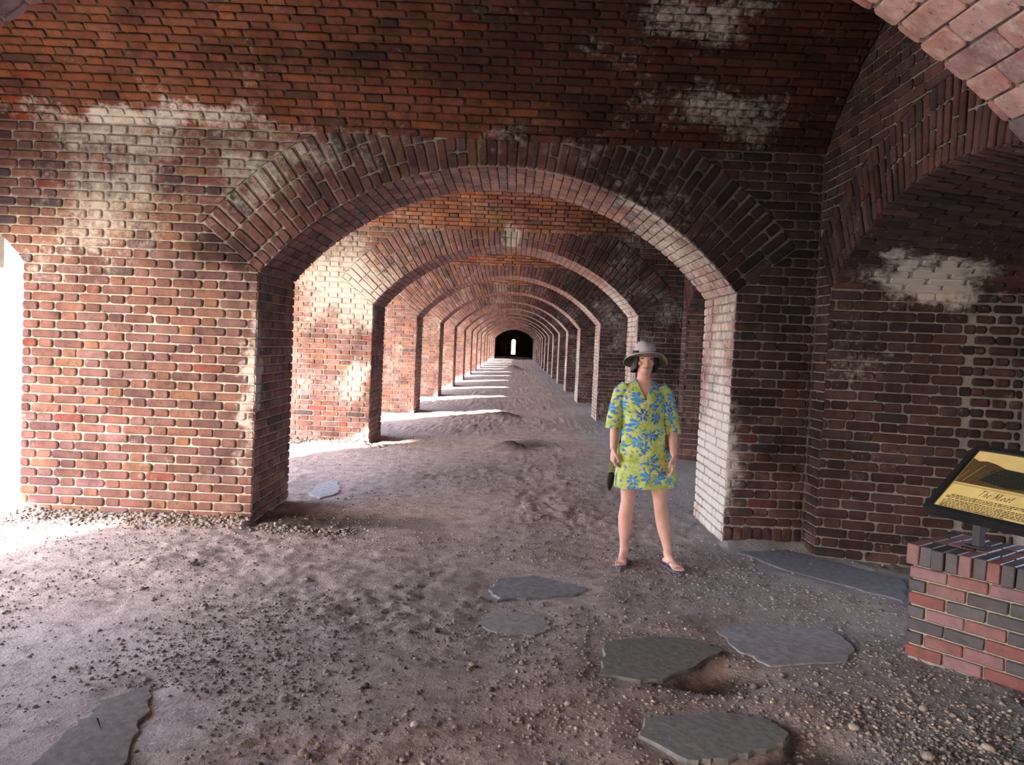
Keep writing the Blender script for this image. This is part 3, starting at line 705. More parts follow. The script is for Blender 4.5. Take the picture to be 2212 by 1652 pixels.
def stone_mat():
    m = NT('coral_pebbles'); p = m.pos(); a = m.n('ShaderNodeAttribute', attribute_name='rnd').outputs['Fac']; oi = m.n('ShaderNodeObjectInfo').outputs['Random']
    r = m.math('FRACT', m.math('ADD', a, oi))
    c = m.ramp(r, [(0, (.26, .205, .185)), (.28, (.31, .255, .23)), (.48, (.17, .145, .135)), (.64, (.29, .235, .21)), (.86, (.44, .40, .365)), (.90, (.21, .175, .165)), (.96, (.11, .095, .09))], True)
    n = m.noise(p, 60, 4, .7); c = m.mix(1.0, c, m.ramp(n, [(.3, (.7, .7, .7)), (.7, (1.2, 1.2, 1.2))]), 'MULTIPLY')
    m.l(c, m.b.inputs['Base Color']); m.b.inputs['Roughness'].default_value = .95; m.bump(n, .5, .006); return m.m
M_STONE = stone_mat()
gv = link('gravel', me, M_STONE, floor); tag(gv, 'fine coral gravel strewn over the sandy floor', None, kind='stuff')
STONES = [(-1.535, 4.176, .017), (-.374, 4.528, .017), (-1.119, 4.037, .018), (-.605, 5.066, .015), (-2.145, 5.622, .022), (-.144, 4.061, .020),
          (-.29, 4.40, .018), (.10, 4.10, .016), (-.05, 3.75, .017), (-.62, 3.72, .019), (-1.40, 3.92, .016), (-.95, 3.55, .017), (.30, 3.62, .016), (-.35, 3.35, .019),
          (.42, 4.72, .013), (-.82, 4.62, .014), (-1.75, 4.75, .017), (-2.25, 5.05, .018), (-1.30, 5.35, .016), (.05, 6.35, .017), (1.55, 3.55, .022), (1.75, 3.30, .024),
          (1.95, 3.75, .022), (2.05, 3.40, .026), (1.45, 3.15, .02), (1.25, 4.02, .02), (1.42, 4.12, .016), (.60, 3.05, .018), (-.10, 3.05, .017), (-.75, 3.10, .018)]
smesh = []
v2, f2 = ico(2)
for i in range(5):
    r = np.random.default_rng(60+i); k = 1+.28*r.standard_normal((len(IV), 1)); w = v2.copy()
    for d, s in zip(r.standard_normal((9, 3)), r.uniform(-.18, .2, 9)):
        d /= np.linalg.norm(d); w *= 1+s*np.exp(3*(v2@d-1))[:, None]
    w *= np.array([1.15, 1.0, .68]); m_ = pymesh('stone', w, [tuple(map(int, q)) for q in f2], True); m_.materials.append(M_STONE); smesh.append(m_)
for i, (x, y, s) in enumerate(STONES):
    o = link('stone', smesh[i % 5]); o.scale = (s, s, s); o.rotation_euler = (random.uniform(-.3, .3), random.uniform(-.3, .3), random.uniform(0, 6.3))
    o.location = (x, y, float(floor_h(x, y))+s*.45)
    lab, grp = (('rough stone among the coarse gravel left of the brick plinth', 'stones in the gravel by the plinth') if x > 1.2 else
                ('small stone on the sand between the left pier and the flagstones', 'stones between pier and flagstones') if y > 4.5 else
                ('small rough stone on bare sand in the foreground', 'stones in the foreground sand'))
    tag(o, lab, 'stone', grp)
#@@PART3
# ------------------------------------------------------------------ made-up trees out of view, added to cut the sun at the openings
M_BLOCKER_LEAF = plain('blocker_leaves', (.09, .13, .045), .6, .5, 6); M_BLOCKER_BARK = plain('blocker_bark', (.16, .13, .10), .9, .3, 20)
def blocker(x, y, z, r, seed):
    rr = random.Random(seed); t = empty('blocker', (x, y, -.06)); tag(t, 'leafy tree added to cut the sun at the left openings', 'blocker', 'added trees shaping the sun')
    mb = MB(); mb.tube([(0, 0, -.2), (.1, .05, z*.4), (0, 0, z-r*.3)], [.22, .17, .08], 9)
    for i in range(5):
        a = i*1.26; mb.tube([(0, 0, z-r*.75), (math.cos(a)*r*.2, math.sin(a)*r*.2, z-r*.3), (math.cos(a)*r*.35, math.sin(a)*r*.35, z)], [.09, .06, .02], 6)
    link('trunk', mb.mesh('trunk'), M_BLOCKER_BARK, t)
    v, f = v3; w = v.copy()
    g = np.random.default_rng(seed)
    for d, s in zip(g.standard_normal((26, 3)), g.uniform(.0, .09, 26)):
        d /= np.linalg.norm(d); w *= 1+s*np.exp(22*(v@d-1))[:, None]
    w *= np.array([r*.555, r*.555, r]); w += np.array([0, 0, z+.06])
    c = link('blocker_crown', pymesh('blocker_crown', w, [tuple(map(int, q)) for q in f], True), M_BLOCKER_LEAF, t)
v3 = ico(4)
def blocker_for(ye, ze, D, r, seed):                     # a crown whose shade falls on (XO, ye, ze) of the openings
    a = rad(SUN_AZ); blocker(XO-D*math.cos(a), ye-D*math.sin(a), ze+D*math.tan(rad(SUN_EL)), r, seed)
for k in range(1, KLAST): blocker_for(YW+k*SP-1.63, 3.0, 24.0, 2.33, 500+k)
for i, (ye, ze, r, D) in enumerate(((3.2, 3.75, 3.05, 26.0), (6.3, 3.3, 3.05, 33.0), (-.9, 1.5, 2.9, 26.0), (.9, 1.0, 2.9, 33.0), (-5.6, 2.85, 2.62, 24.0))): blocker_for(ye, ze, D, r, 600+i)
#@@PART4
# ------------------------------------------------------------------ brick plinth and the sign it carries
PE = Vector((.62, -.784, 0)).normalized(); PB = Vector((-PE.y, PE.x, 0)); PC = Vector((2.2, 4.468, 0)); PLW, PLD = 1.19, .54
M_PL = masonry('plinth_brick', clean=True, palette=[(0, (.165, .060, .062)), (.2, (.050, .038, .046)), (.36, (.19, .092, .105)), (.52, (.060, .046, .052)), (.64, (.16, .047, .04)), (.78, (.17, .078, .084)), (.88, (.045, .038, .045))])
M_PL.node_tree.nodes['Principled BSDF'].inputs['Roughness'].default_value = .5; M_PL.node_tree.nodes['Principled BSDF'].inputs['Specular IOR Level'].default_value = .5
M_PLM = plain('plinth_mortar', (.27, .25, .20), .95, .3, 40, .6)
plinth = link('brick_plinth', MB().box((.012, .012, -.05), (PLW-.012, PLD-.012, .60)).mesh('plinth'), M_PLM)
plinth.matrix_world = Matrix(((PE.x, PB.x, 0, PC.x), (PE.y, PB.y, 0, PC.y), (0, 0, 1, 0), (0, 0, 0, 1)))
tag(plinth, 'low red and black brick plinth that carries the sign', 'plinth')
def brick_box(parent, a, b, rr, name='brick'):
    """whole brick with softened edges, own mesh kept cheap"""
    c = (Vector(a)+Vector(b))/2; d = (Vector(b)-Vector(a))/2; bm = bmesh.new(); bmesh.ops.create_cube(bm, size=2)
    for v in bm.verts: v.co = Vector((v.co.x*d.x+rr.uniform(-.003, .003), v.co.y*d.y+rr.uniform(-.003, .003), v.co.z*d.z+rr.uniform(-.002, .002)))
    bmesh.ops.bevel(bm, geom=list(bm.edges), offset=.0045, segments=1, affect='EDGES', profile=.5)
    o = link(name, bm_mesh('brick', bm), M_PL, parent); o.location = c; o.rotation_euler = (0, 0, rr.uniform(-.012, .012)); return o
rr = random.Random(11); CH, BL, BW, JT = .0715, .198, .095, .010
for i in range(7):
    z = -.005+i*CH; x = -JT - (0 if i % 2 else .0); first = True
    x = 0.0 if i % 2 else 0.0
    cut = BL if i % 2 == 0 else BW                               # front face, stretchers starting with a whole or a half
    while x < PLW-.02:
        L = cut if first else BL; e = min(x+L, PLW); first = False
        if e-x > .03: brick_box(plinth, (x, -.004+rr.uniform(-.003, .003), z+JT*.5), (e-JT*.5, BW, z+CH-JT*.5), rr)
        x += L+JT*.5
    for s_ in (0, 1):                                            # the two ends
        y = BW+JT*.5 if True else 0
        while y < PLD-.02:
            e = min(y+BL, PLD); xx = (0, BW) if s_ == 0 else (PLW-BW, PLW)
            if e-y > .03: brick_box(plinth, (xx[0]-.002, y, z+JT*.5), (xx[1]+.002, e-JT*.5, z+CH-JT*.5), rr)
            y += BL+JT*.5
z = 7*CH-.005; x = -.022; j = 0
while x < PLW+.01:                                               # top course of headers set on edge, uneven and proud
    w = .069; out = rr.choice([.0, .012, .02, -.012]); y = -.018-out
    for yy in ((y, .168), (.174, .36), (.366, PLD+.01)):
        brick_box(plinth, (x, yy[0], z+.004), (x+w-.006, yy[1], z+.112+rr.uniform(-.003, .004)), rr)
    x += w; j += 1

SB = Vector((2.228, 4.42, .816)); SE_ = Vector((.376, -.927, 0)).normalized(); SBK = Vector((-SE_.y, SE_.x, 0)); TILT = rad(42.1)
SS = SBK*math.cos(TILT)+Vector((0, 0, 1))*math.sin(TILT); SN = SE_.cross(SS)
sign = empty('wayside_sign', SB); sign.matrix_world = Matrix(((SE_.x, SS.x, SN.x, SB.x), (SE_.y, SS.y, SN.y, SB.y), (SE_.z, SS.z, SN.z, SB.z), (0, 0, 0, 1)))
tag(sign, 'tilted black framed sign titled The Moat on short posts over the brick plinth', 'sign')
SW, SH = .80, .497; FWD = .034
M_FRAME = plain('black_frame', (.012, .012, .015), .42, .3, 40, .1, spec=.5)
fm = MB(); T = .045
prof = lambda x0, y0, x1, y1: fm.box((x0, y0, -T), (x1, y1, .014))
prof(0, 0, SW, FWD); prof(0, SH-FWD, SW, SH); prof(0, FWD, FWD, SH-FWD); prof(SW-FWD, FWD, SW, SH-FWD)
fme = fm.mesh('frame'); bm = bmesh.new(); bm.from_mesh(fme); bmesh.ops.bevel(bm, geom=list(bm.edges), offset=.004, segments=2, affect='EDGES'); bm.to_mesh(fme); bm.free()
link('frame', fme, M_FRAME, sign)
rim = MB().box((-.016, .012, -.04), (-.001, SH-.03, .004)).box((.0, .012, -T-.012), (SW, SH-.012, -T+.002)); link('backing', rim.mesh('backing'), M_FRAME, sign)
def paper(name, a, b, rough=.35):
    m = NT(name); p = m.objpos(); c = m.mix(m.rng(m.noise(p, 9, 6, .65), .3, .7), a, b); c = m.mix(m.rng(m.noise(p, 90, 3), .62, .7, 0, .5), c, (.30, .22, .08, 1))
    m.l(c, m.b.inputs['Base Color']); m.b.inputs['Roughness'].default_value = rough; m.b.inputs['Specular IOR Level'].default_value = .4; return m.m
M_PAPER = paper('aged_panel', (.62, .48, .18, 1), (.72, .57, .25, 1))
panel = link('panel', MB().box((FWD-.002, FWD-.002, -.02), (SW-FWD+.002, SH-FWD+.002, 0)).mesh('panel'), M_PAPER, sign)
INK = plain('dark_ink', (.05, .032, .018), .5, .1); M_PSKY = paper('print_sky', (.70, .54, .24, 1), (.62, .46, .19, 1)); M_PBR = paper('print_brown', (.10, .058, .025, 1), (.06, .04, .022, 1))
M_PDK = paper('print_dark', (.026, .026, .022, 1), (.018, .018, .017, 1)); M_PLT = paper('print_ochre', (.21, .13, .05, 1), (.16, .10, .04, 1))
pic = bpy.data.meshes.new('picture')
PX0, PX1, PY0, PY1 = FWD+.004, SW-FWD-.004, .222, SH-FWD-.006
def U(a, b): return (PX0+(PX1-PX0)*a, PY0+(PY1-PY0)*b)
polys = [(0, [(0, 0), (1, 0), (1, 1), (0, 1)]), (1, [(0, 0), (1, 0), (1, .66), (.72, .60), (.48, .57), (.30, .60), (.20, .70), (.12, .74), (.06, .71), (0, .78)]),
         (3, [(.14, 0), (.62, .05), (.9, .22), (1, .30), (1, 0)]), (2, [(.16, .16), (.40, .06), (.60, .14), (.72, .34), (.78, .52), (.62, .60), (.46, .57), (.30, .585), (.22, .50)]),
         (3, [(.0, .02), (.012, .02), (.05, .40), (.04, .42)]), (0, [(.055, .04), (.058, .04), (.135, .62), (.131, .62)]), (3, [(.10, .08), (.104, .08), (.20, .52), (.195, .52)]),
         (3, [(.15, .12), (.155, .12), (.25, .50), (.245, .50)]), (1, [(.30, .02), (.304, .02), (.35, .12), (.346, .12)]), (1, [(.40, .0), (.404, .0), (.44, .09), (.436, .09)]), (1, [(.52, .0), (.524, .0), (.56, .08), (.556, .08)])]
V, F, MI = [], [], []
for li, (mi, pts) in enumerate(polys):
    n0 = len(V); V += [(*U(*p), .0008+.0003*li) for p in pts]; F.append(tuple(range(n0, n0+len(pts)))); MI.append(mi)
pic = pymesh('picture', V, F)
for m_ in (M_PSKY, M_PBR, M_PDK, M_PLT): pic.materials.append(m_)
pic.polygons.foreach_set('material_index', MI)
link('picture', pic, None, sign)
rl = MB().box((PX0, .211, .0002), (PX1, .2125, .0012)).box((PX0, .206, .0002), (PX1, .2066, .0012)); link('rule', rl.mesh('rule'), INK, sign)
# title in pen strokes held at an angle
GL = {'T': ([[(.05, .95), (.2, 1.0), (.6, .97), (.8, 1.02)], [(.45, .98), (.42, .5), (.36, .05), (.28, 0)]], .72),
      'h': ([[(.12, 1.0), (.1, .5), (.06, 0)], [(.08, .35), (.22, .55), (.36, .52), (.36, .3), (.34, .05), (.42, 0)]], .5),
      'e': ([[(.06, .28), (.32, .34), (.34, .48), (.22, .55), (.08, .4), (.05, .15), (.16, 0), (.36, .08)]], .46),
      'M': ([[(.0, .0), (.08, .03), (.2, .95)], [(.2, .98), (.36, .3), (.42, .2)], [(.42, .2), (.62, .7), (.76, 1.0)], [(.76, 1.0), (.76, .4), (.8, .03), (.88, 0)]], .98),
      'o': ([[(.22, .55), (.06, .42), (.04, .18), (.14, 0), (.32, .08), (.38, .32), (.3, .52), (.2, .55)]], .48),
      'a': ([[(.36, .5), (.2, .56), (.05, .36), (.05, .1), (.16, 0), (.34, .2)], [(.38, .55), (.35, .1), (.44, 0)]], .5),
      't': ([[(.2, .95), (.16, .4), (.14, .06), (.22, 0), (.32, .06)], [(.02, .6), (.34, .62)]], .4)}
def letters(txt, x, y, h, nib=.10, sl=.28):
    V, F = [], []; a = rad(38); nx, ny = math.cos(a)*nib*h/2, math.sin(a)*nib*h/2
    for ch in txt:
        if ch == ' ': x += .32*h; continue
        st, adv = GL[ch]
        for s in st:
            q = []
            for i in range(len(s)-1):
                for t in (0, .25, .5, .75): q.append((s[i][0]+(s[i+1][0]-s[i][0])*t, s[i][1]+(s[i+1][1]-s[i][1])*t))
            q.append(s[-1]); n0 = len(V)
            for (px, py) in q:
                X, Y = x+(px*.85+py*sl)*h, y+py*h; V += [(X-nx, Y-ny, .0012), (X+nx, Y+ny, .0012)]
            for i in range(len(q)-1): F.append((n0+2*i, n0+2*i+1, n0+2*i+3, n0+2*i+2))
        x += adv*1.04*h
    return pymesh('title', V, F), x
tm, tx = letters('The Moat', .215, .152, .043, .15); t_o = link('title', tm, INK, sign); t_o['label'] = 'title reading The Moat'
rr = random.Random(5); tb = MB(); y = .128
for ln in range(9):                                              # body text, far too small to read in the photograph
    x = FWD+.028+(.0 if ln not in (0, 3) else .02); end = SW-FWD-.03-(rr.uniform(0, .05) if ln not in (2, 8) else .30)
    if ln == 3: y -= .004
    while x < end:
        w = rr.uniform(.008, .026); tb.box((x, y, .0002), (min(x+w, end), y+.0042+rr.uniform(-.0008, .0012), .0010)); x += w+rr.uniform(.0035, .006)
    y -= .0098
link('small_text', tb.mesh('small_text'), INK, sign)
M_POST = plain('dark_post', (.03, .03, .034), .5, .2, 30, .1)
for ex in (.107, SW-.107):
    top = Vector((ex, .345, -T-.006)); Mi = sign.matrix_world.inverted(); w = sign.matrix_world @ top; h = w.z-.606
    pm = MB().box((-.022, -.022, 0), (.022, .022, h+.02)).box((-.05, -.05, 0), (.05, .05, .008)); o = link('post', pm.mesh('post'), M_POST, sign)
    o.matrix_local = Mi @ Matrix.Translation((w.x, w.y, .615)) @ Matrix.Rotation(math.atan2(SE_.y, SE_.x), 4, 'Z')
#@@PART5
# ------------------------------------------------------------------ the woman
M_SKIN = NT('skin'); _m = M_SKIN; _p = _m.objpos()
_c = _m.mix(_m.rng(_m.noise(_p, 14, 4), .35, .65), (.62, .345, .28, 1), (.68, .40, .335, 1)); _m.l(_c, _m.b.inputs['Base Color'])
_m.b.inputs['Roughness'].default_value = .5; _m.b.inputs['Subsurface Weight'].default_value = .12; _m.b.inputs['Subsurface Radius'].default_value = (.02, .008, .005); M_SKIN = _m.m
def remesh(name, mb, voxel, smooth=3, keep=None):
    me = mb.mesh('tmp'); o = bpy.data.objects.new('tmp', me); COL.objects.link(o)
    r = o.modifiers.new('r', 'REMESH'); r.mode = 'VOXEL'; r.voxel_size = voxel; r.use_smooth_shade = True
    if smooth: q = o.modifiers.new('s', 'SMOOTH'); q.factor = .5; q.iterations = smooth
    dg = bpy.context.evaluated_depsgraph_get(); out = bpy.data.meshes.new_from_object(o.evaluated_get(dg)); out.name = name
    bpy.data.objects.remove(o); bpy.data.meshes.remove(me); out.polygons.foreach_set('use_smooth', [True]*len(out.polygons)); return out
def oval(mb, rings, n=28):
    """rings: (z, xc, yc, rx, ry[, squareness])"""
    R = []
    for q in rings:
        z, xc, yc, rx, ry = q[:5]; e = q[5] if len(q) > 5 else 1.0; ring = []
        for k in range(n):
            a = 2*math.pi*k/n; c, s = math.cos(a), math.sin(a)
            ring.append(Vector((xc+rx*math.copysign(abs(c)**e, c), yc+ry*math.copysign(abs(s)**e, s), z)))
        R.append(ring)
    mb.rings(R)
def ball(mb, c, r, n=14):
    R = []
    for i in range(1, n):
        t = math.pi*i/n; R.append([Vector((c[0]+r[0]*math.sin(t)*math.cos(2*math.pi*k/20), c[1]+r[1]*math.sin(t)*math.sin(2*math.pi*k/20), c[2]-r[2]*math.cos(t))) for k in range(20)])
    mb.rings(R)
WX, WY = .965, 6.18
zf = float(floor_h(np.array([WX]), np.array([WY]))[0])
woman = empty('person', (WX, WY, 0))
tag(woman, 'woman in lime and blue floral dress and grey sun hat standing on the gravel', 'person')
def foot(mb, ax, ay, az, ang, side):
    """ankle at (ax, ay, az), toes pointing along ang (0 = towards the viewer)"""
    d = Vector((math.sin(ang), -math.cos(ang), 0)); l = Vector((d.y, -d.x, 0))*-1
    def P(f, s, z): return Vector((ax, ay, 0))+d*f+l*s+Vector((0, 0, z))
    base = az-.085
    mb.tube([P(-.045, 0, base+.035), P(-.01, 0, base+.045), P(.05, 0, base+.044), P(.10, 0, base+.031), P(.135, 0, base+.022)], [.026, .035, .036, .036, .030], 14, flat=.72)
    mb.tube([P(-.01, 0, base+.095), P(.03, 0, base+.06), P(.08, 0, base+.04)], [.033, .032, .026], 12)
    for i, (s, f, r) in enumerate(((-.029, .178, .0125), (-.009, .182, .0095), (.007, .175, .009), (.021, .165, .0085), (.033, .152, .008))):
        s = s*side; mb.tube([P(.11, s*.9, base+.022), P(f-.025, s, base+.017), P(f, s, base+.012)], [r*1.15, r, r*.8], 8)
    return P, base
ANK_R = (-.082, .005, .090+zf); ANK_L = (.238, -.075, .090+zf)
body = MB()
# legs
body.tube([(-.062, .01, .86), (-.066, .005, .74), (-.070, -.005, .60), (-.074, -.012, .50), (-.076, -.012, .455), (-.079, .006, .40), (-.083, .018, .33), (-.083, .016, .25), (-.083, .012, .17), (-.082, .008, .12), (-.082, .004, .075+zf)],
          [.092, .088, .070, .055, .051, .052, .055, .050, .037, .033, .034], 18)
body.tube([(.122, .005, .86), (.136, -.005, .74), (.150, -.02, .60), (.162, -.03, .50), (.166, -.032, .455), (.178, -.02, .40), (.194, -.012, .33), (.208, -.025, .25), (.224, -.045, .17), (.232, -.062, .12), (.238, -.076, .075+zf)],
          [.092, .088, .070, .055, .051, .052, .055, .050, .037, .033, .034], 18)
PR, bR = foot(body, *ANK_R, rad(-16), 1); PL_, bL = foot(body, *ANK_L, rad(20), -1)
# trunk, neck and head
oval(body, [(.74, .035, .01, .13, .10), (.82, .033, .01, .158, .115), (.90, .030, .012, .158, .112), (.98, .022, .008, .136, .10), (1.05, .016, .0, .122, .092), (1.13, .010, .0, .128, .098), (1.20, .006, .0, .142, .104), (1.27, .004, .004, .155, .092), (1.325, .003, .01, .135, .068), (1.355, .003, .014, .085, .055), (1.38, .003, .014, .054, .050)])
body.tube([(.003, .016, 1.33), (.002, .012, 1.40), (.002, .006, 1.46)], [.055, .050, .050], 18)
oval(body, [(1.418, .002, -.052, .022, .020), (1.428, .002, -.042, .040, .042), (1.45, .002, -.022, .055, .068), (1.48, .002, -.008, .064, .082), (1.52, .002, .0, .070, .090), (1.56, .002, .002, .073, .093), (1.60, .002, .004, .068, .086), (1.63, .002, .006, .050, .062), (1.645, .002, .008, .022, .03)], 26)
body.tube([(.002, -.084, 1.530), (.002, -.096, 1.506), (.002, -.104, 1.492), (.002, -.090, 1.482)], [.008, .010, .0125, .008], 10)      # nose
for s in (-1, 1):
    ball(body, (.002+s*.012, -.092, 1.487), (.008, .010, .007)); ball(body, (.002+s*.040, -.062, 1.497), (.022, .022, .018))          # nostrils, cheeks
    ball(body, (.002+s*.030, -.078, 1.547), (.022, .012, .007)); body.tube([(.002+s*.071, .008, 1.55), (.002+s*.079, .014, 1.53), (.002+s*.072, .010, 1.495)], [.010, .014, .007], 10)
ball(body, (.002, -.064, 1.433), (.018, .020, .014))
ball(body, (.002, -.083, 1.470), (.020, .012, .006)); ball(body, (.002, -.080, 1.457), (.018, .012, .006))
# arms with hands: the right one holds a pouch, the left hangs loose
def arm(sh, el, wr): body.tube([sh, tuple(sh[i]*.5+el[i]*.5 for i in range(3)), el, tuple(el[i]*.55+wr[i]*.45 for i in range(3)), wr], [.046, .042, .037, .034, .024], 16)
arm((-.150, .012, 1.305), (-.192, .03, 1.035), (-.206, -.03, .845)); arm((.155, .012, 1.305), (.232, .015, 1.02), (.232, -.115, .83))
def hand(w, sgn, curl, down=Vector((0, -.12, -1))):
    w = Vector(w); d = down.normalized(); f = Vector((-sgn*.25, -1, 0)).normalized(); f = (f-d*f.dot(d)).normalized(); s = d.cross(f).normalized()
    # the palm faces the thigh: its wide side runs along f (front to back)
    mbp = lambda a, b, c: w+d*a+f*b+s*c
    body.tube([mbp(-.01, 0, 0), mbp(.02, 0, 0), mbp(.05, .002, 0), mbp(.085, .002, 0)], [.022, .029, .036, .033], 14, flat=.48, up=s)
    inn = -sgn
    sd = s if s.x*inn > 0 else -s
    for i, (b, L, r) in enumerate(((.028, .068, .0082), (.010, .076, .0086), (-.009, .070, .0083), (-.026, .055, .0074))):
        p0 = w+d*.065+f*b*.9; p1 = w+d*.09+f*b; c = curl*(1+.1*i)
        q1 = p1+(d*math.cos(c)+sd*math.sin(c))*L*.42; q2 = q1+(d*math.cos(c*2)+sd*math.sin(c*2))*L*.33; q3 = q2+(d*math.cos(c*2.7)+sd*math.sin(c*2.7))*L*.25
        body.tube([p0, p1, q1, q2, q3], [r*1.1, r*1.12, r, r*.93, r*.75], 9)
    t0 = w+d*.018+f*.022; t1 = w+d*.045+f*.043+sd*.012; t2 = w+d*.072+f*.046+sd*(.02+.01*curl); t3 = w+d*.094+f*.038+sd*(.026+.012*curl)
    body.tube([t0, t1, t2, t3], [.013, .0125, .0102, .008], 9)
    return mbp, sd
hR, sdR = hand((-.206, -.03, .845), -1, .55); hL, sdL = hand((.232, -.115, .83), 1, .22, Vector((-.04, -.20, -1)))
bme = remesh('body', body, .0048, 2)
b_o = link('body', bme, M_SKIN, woman); b_o['label'] = 'bare skin of face, arms and legs'
# face details
def part(name, mb, mat, parent=woman, smooth=True): return link(name, mb.mesh(name, smooth), mat, parent)
M_EYE = plain('eye_dark', (.03, .02, .018), .3, .1); M_BROW = plain('brow_hair', (.07, .04, .03), .8, .2); M_LIP = plain('lips', (.46, .16, .15), .45, .1); M_HAIR = plain('dark_hair', (.014, .009, .008), .55, .5, 60, .5)
for s in (-1, 1):
    e = MB(); ball(e, (.002+s*.030, -.0795, 1.5335), (.0145, .007, .0046)); part('eye', e, M_EYE)
    e = MB(); e.tube([(.002+s*.014, -.092, 1.550), (.002+s*.030, -.0915, 1.5545), (.002+s*.046, -.080, 1.549)], [.002, .0032, .0015], 8); part('eyebrow', e, M_BROW)
e = MB(); e.tube([(.002-.029, -.0755, 1.4695), (.002-.014, -.0915, 1.4635), (.002, -.0955, 1.462), (.002+.014, -.0915, 1.4635), (.002+.029, -.0755, 1.4695)], [.0016, .0045, .0052, .0045, .0016], 10); part('lips', e, M_LIP)
M_TEETH = plain('teeth', (.75, .70, .64), .3, .05)
e = MB(); e.tube([(.002-.016, -.0925, 1.4655), (.002, -.0985, 1.4640), (.002+.016, -.0925, 1.4655)], [.001, .0022, .001], 8); part('teeth', e, M_TEETH)
# hair: a short dark bob, open round the face
V, F = [], []; N1, N2 = 40, 16
for i in range(N2+1):
    for k in range(N1+1):
        a = rad(42)+(2*math.pi-rad(84))*k/N1-math.pi/2            # leaves the front open
        t = i/N2; z = 1.585-.165*t; edge = abs(k/N1-.5)*2; z += .045*t*edge**4
        r = math.sin(min(1, .75+t*1.0)*math.pi/2); w = 1+.025*math.sin(k*2.1+i*.3)+.07*t
        V.append((.002+.084*r*w*math.cos(a), .012+.103*r*w*math.sin(a)*(1.0), z))
for i in range(N2):
    for k in range(N1): j = i*(N1+1)+k; F.append((j, j+1, j+N1+2, j+N1+1))
hm = pymesh('hair', V, F, True); h_o = link('hair', hm, M_HAIR, woman); sd_ = h_o.modifiers.new('s', 'SOLIDIFY'); sd_.thickness = .012; sd_.offset = -1
# dress: trunk, skirt and sleeves as one garment, opened at hem, cuffs and neckline
dr = MB()
oval(dr, [(.52, .056, .0, .242, .150), (.575, .055, .0, .240, .150), (.66, .050, .002, .232, .148), (.75, .044, .010, .208, .132), (.83, .036, .01, .203, .134), (.90, .030, .01, .190, .128), (.98, .022, .006, .165, .116), (1.05, .016, -.002, .148, .108), (1.12, .010, -.004, .152, .114), (1.19, .006, -.006, .163, .119), (1.25, .004, .0, .167, .108), (1.30, .003, .008, .160, .086), (1.335, .003, .012, .130, .070), (1.362, .003, .015, .080, .060), (1.385, .003, .015, .063, .057)], 40)
dr.tube([(-.115, .012, 1.318), (-.158, .014, 1.27), (-.178, .022, 1.17), (-.196, .028, 1.07), (-.206, .022, .985), (-.208, .02, .96)], [.055, .062, .063, .062, .061, .061], 20)
dr.tube([(.120, .012, 1.318), (.163, .014, 1.27), (.192, .022, 1.17), (.222, .028, 1.06), (.238, .020, .965), (.240, .02, .935)], [.055, .062, .063, .062, .061, .061], 20)
dme = remesh('dress', dr, .0062, 4)
bm = bmesh.new(); bm.from_mesh(dme)
def cut(co, no, keep=lambda f: True, clear=True):
    g = [f for f in bm.faces if keep(f)]; gg = set(); [gg.update(f.edges) for f in g]; [gg.update(f.verts) for f in g]
    bmesh.ops.bisect_plane(bm, geom=list(g)+list(gg), plane_co=co, plane_no=no, clear_outer=clear, clear_inner=False)
cut((0, 0, .572), (.055, 0, -1))
armR = lambda f: f.calc_center_median().x < -.13 and f.calc_center_median().z < 1.12 and f.calc_center_median().z > .9 and f.calc_center_median().x < -.150
armL = lambda f: f.calc_center_median().x > .172 and .88 < f.calc_center_median().z < 1.12
cut((-.205, 0, 1.0), (-.05, 0, -1), armR); cut((.238, 0, .975), (.05, 0, -1), armL)
cut((0, 0, 1.372), (0, 0, 1))
VB, VT = Vector((.004, 0, 1.222)), .066                                    # bottom of the V, half width at the neck
for s in (-1, 1):
    n = Vector((s*(1.375-VB.z), 0, -VT)).normalized(); cut(VB, n, lambda f: f.calc_center_median().y < .02 and f.calc_center_median().z > 1.18, clear=False)
dead = [f for f in bm.faces if f.calc_center_median().y < .012 and f.calc_center_median().z > VB.z and abs(f.calc_center_median().x-VB.x) < (f.calc_center_median().z-VB.z)*VT/(1.375-VB.z)]
bmesh.ops.delete(bm, geom=dead, context='FACES')
for v in bm.verts:                                                         # gathers under the bust and soft folds in the skirt
    x, y, z = v.co
    if y < 0 and abs(x) < .15:
        g = math.exp(-((z-1.14)/.06)**2)*math.exp(-(x/.09)**2); v.co.y += .006*g*math.sin(math.atan2(z-1.10, x)*14)
    if z < .85: v.co += Vector((x-.05, y, 0)).normalized()*.006*math.sin(math.atan2(y, x-.05)*7+1.2)*(.85-z)/.28
bm.to_mesh(dme); bm.free(); dme.polygons.foreach_set('use_smooth', [True]*len(dme.polygons))
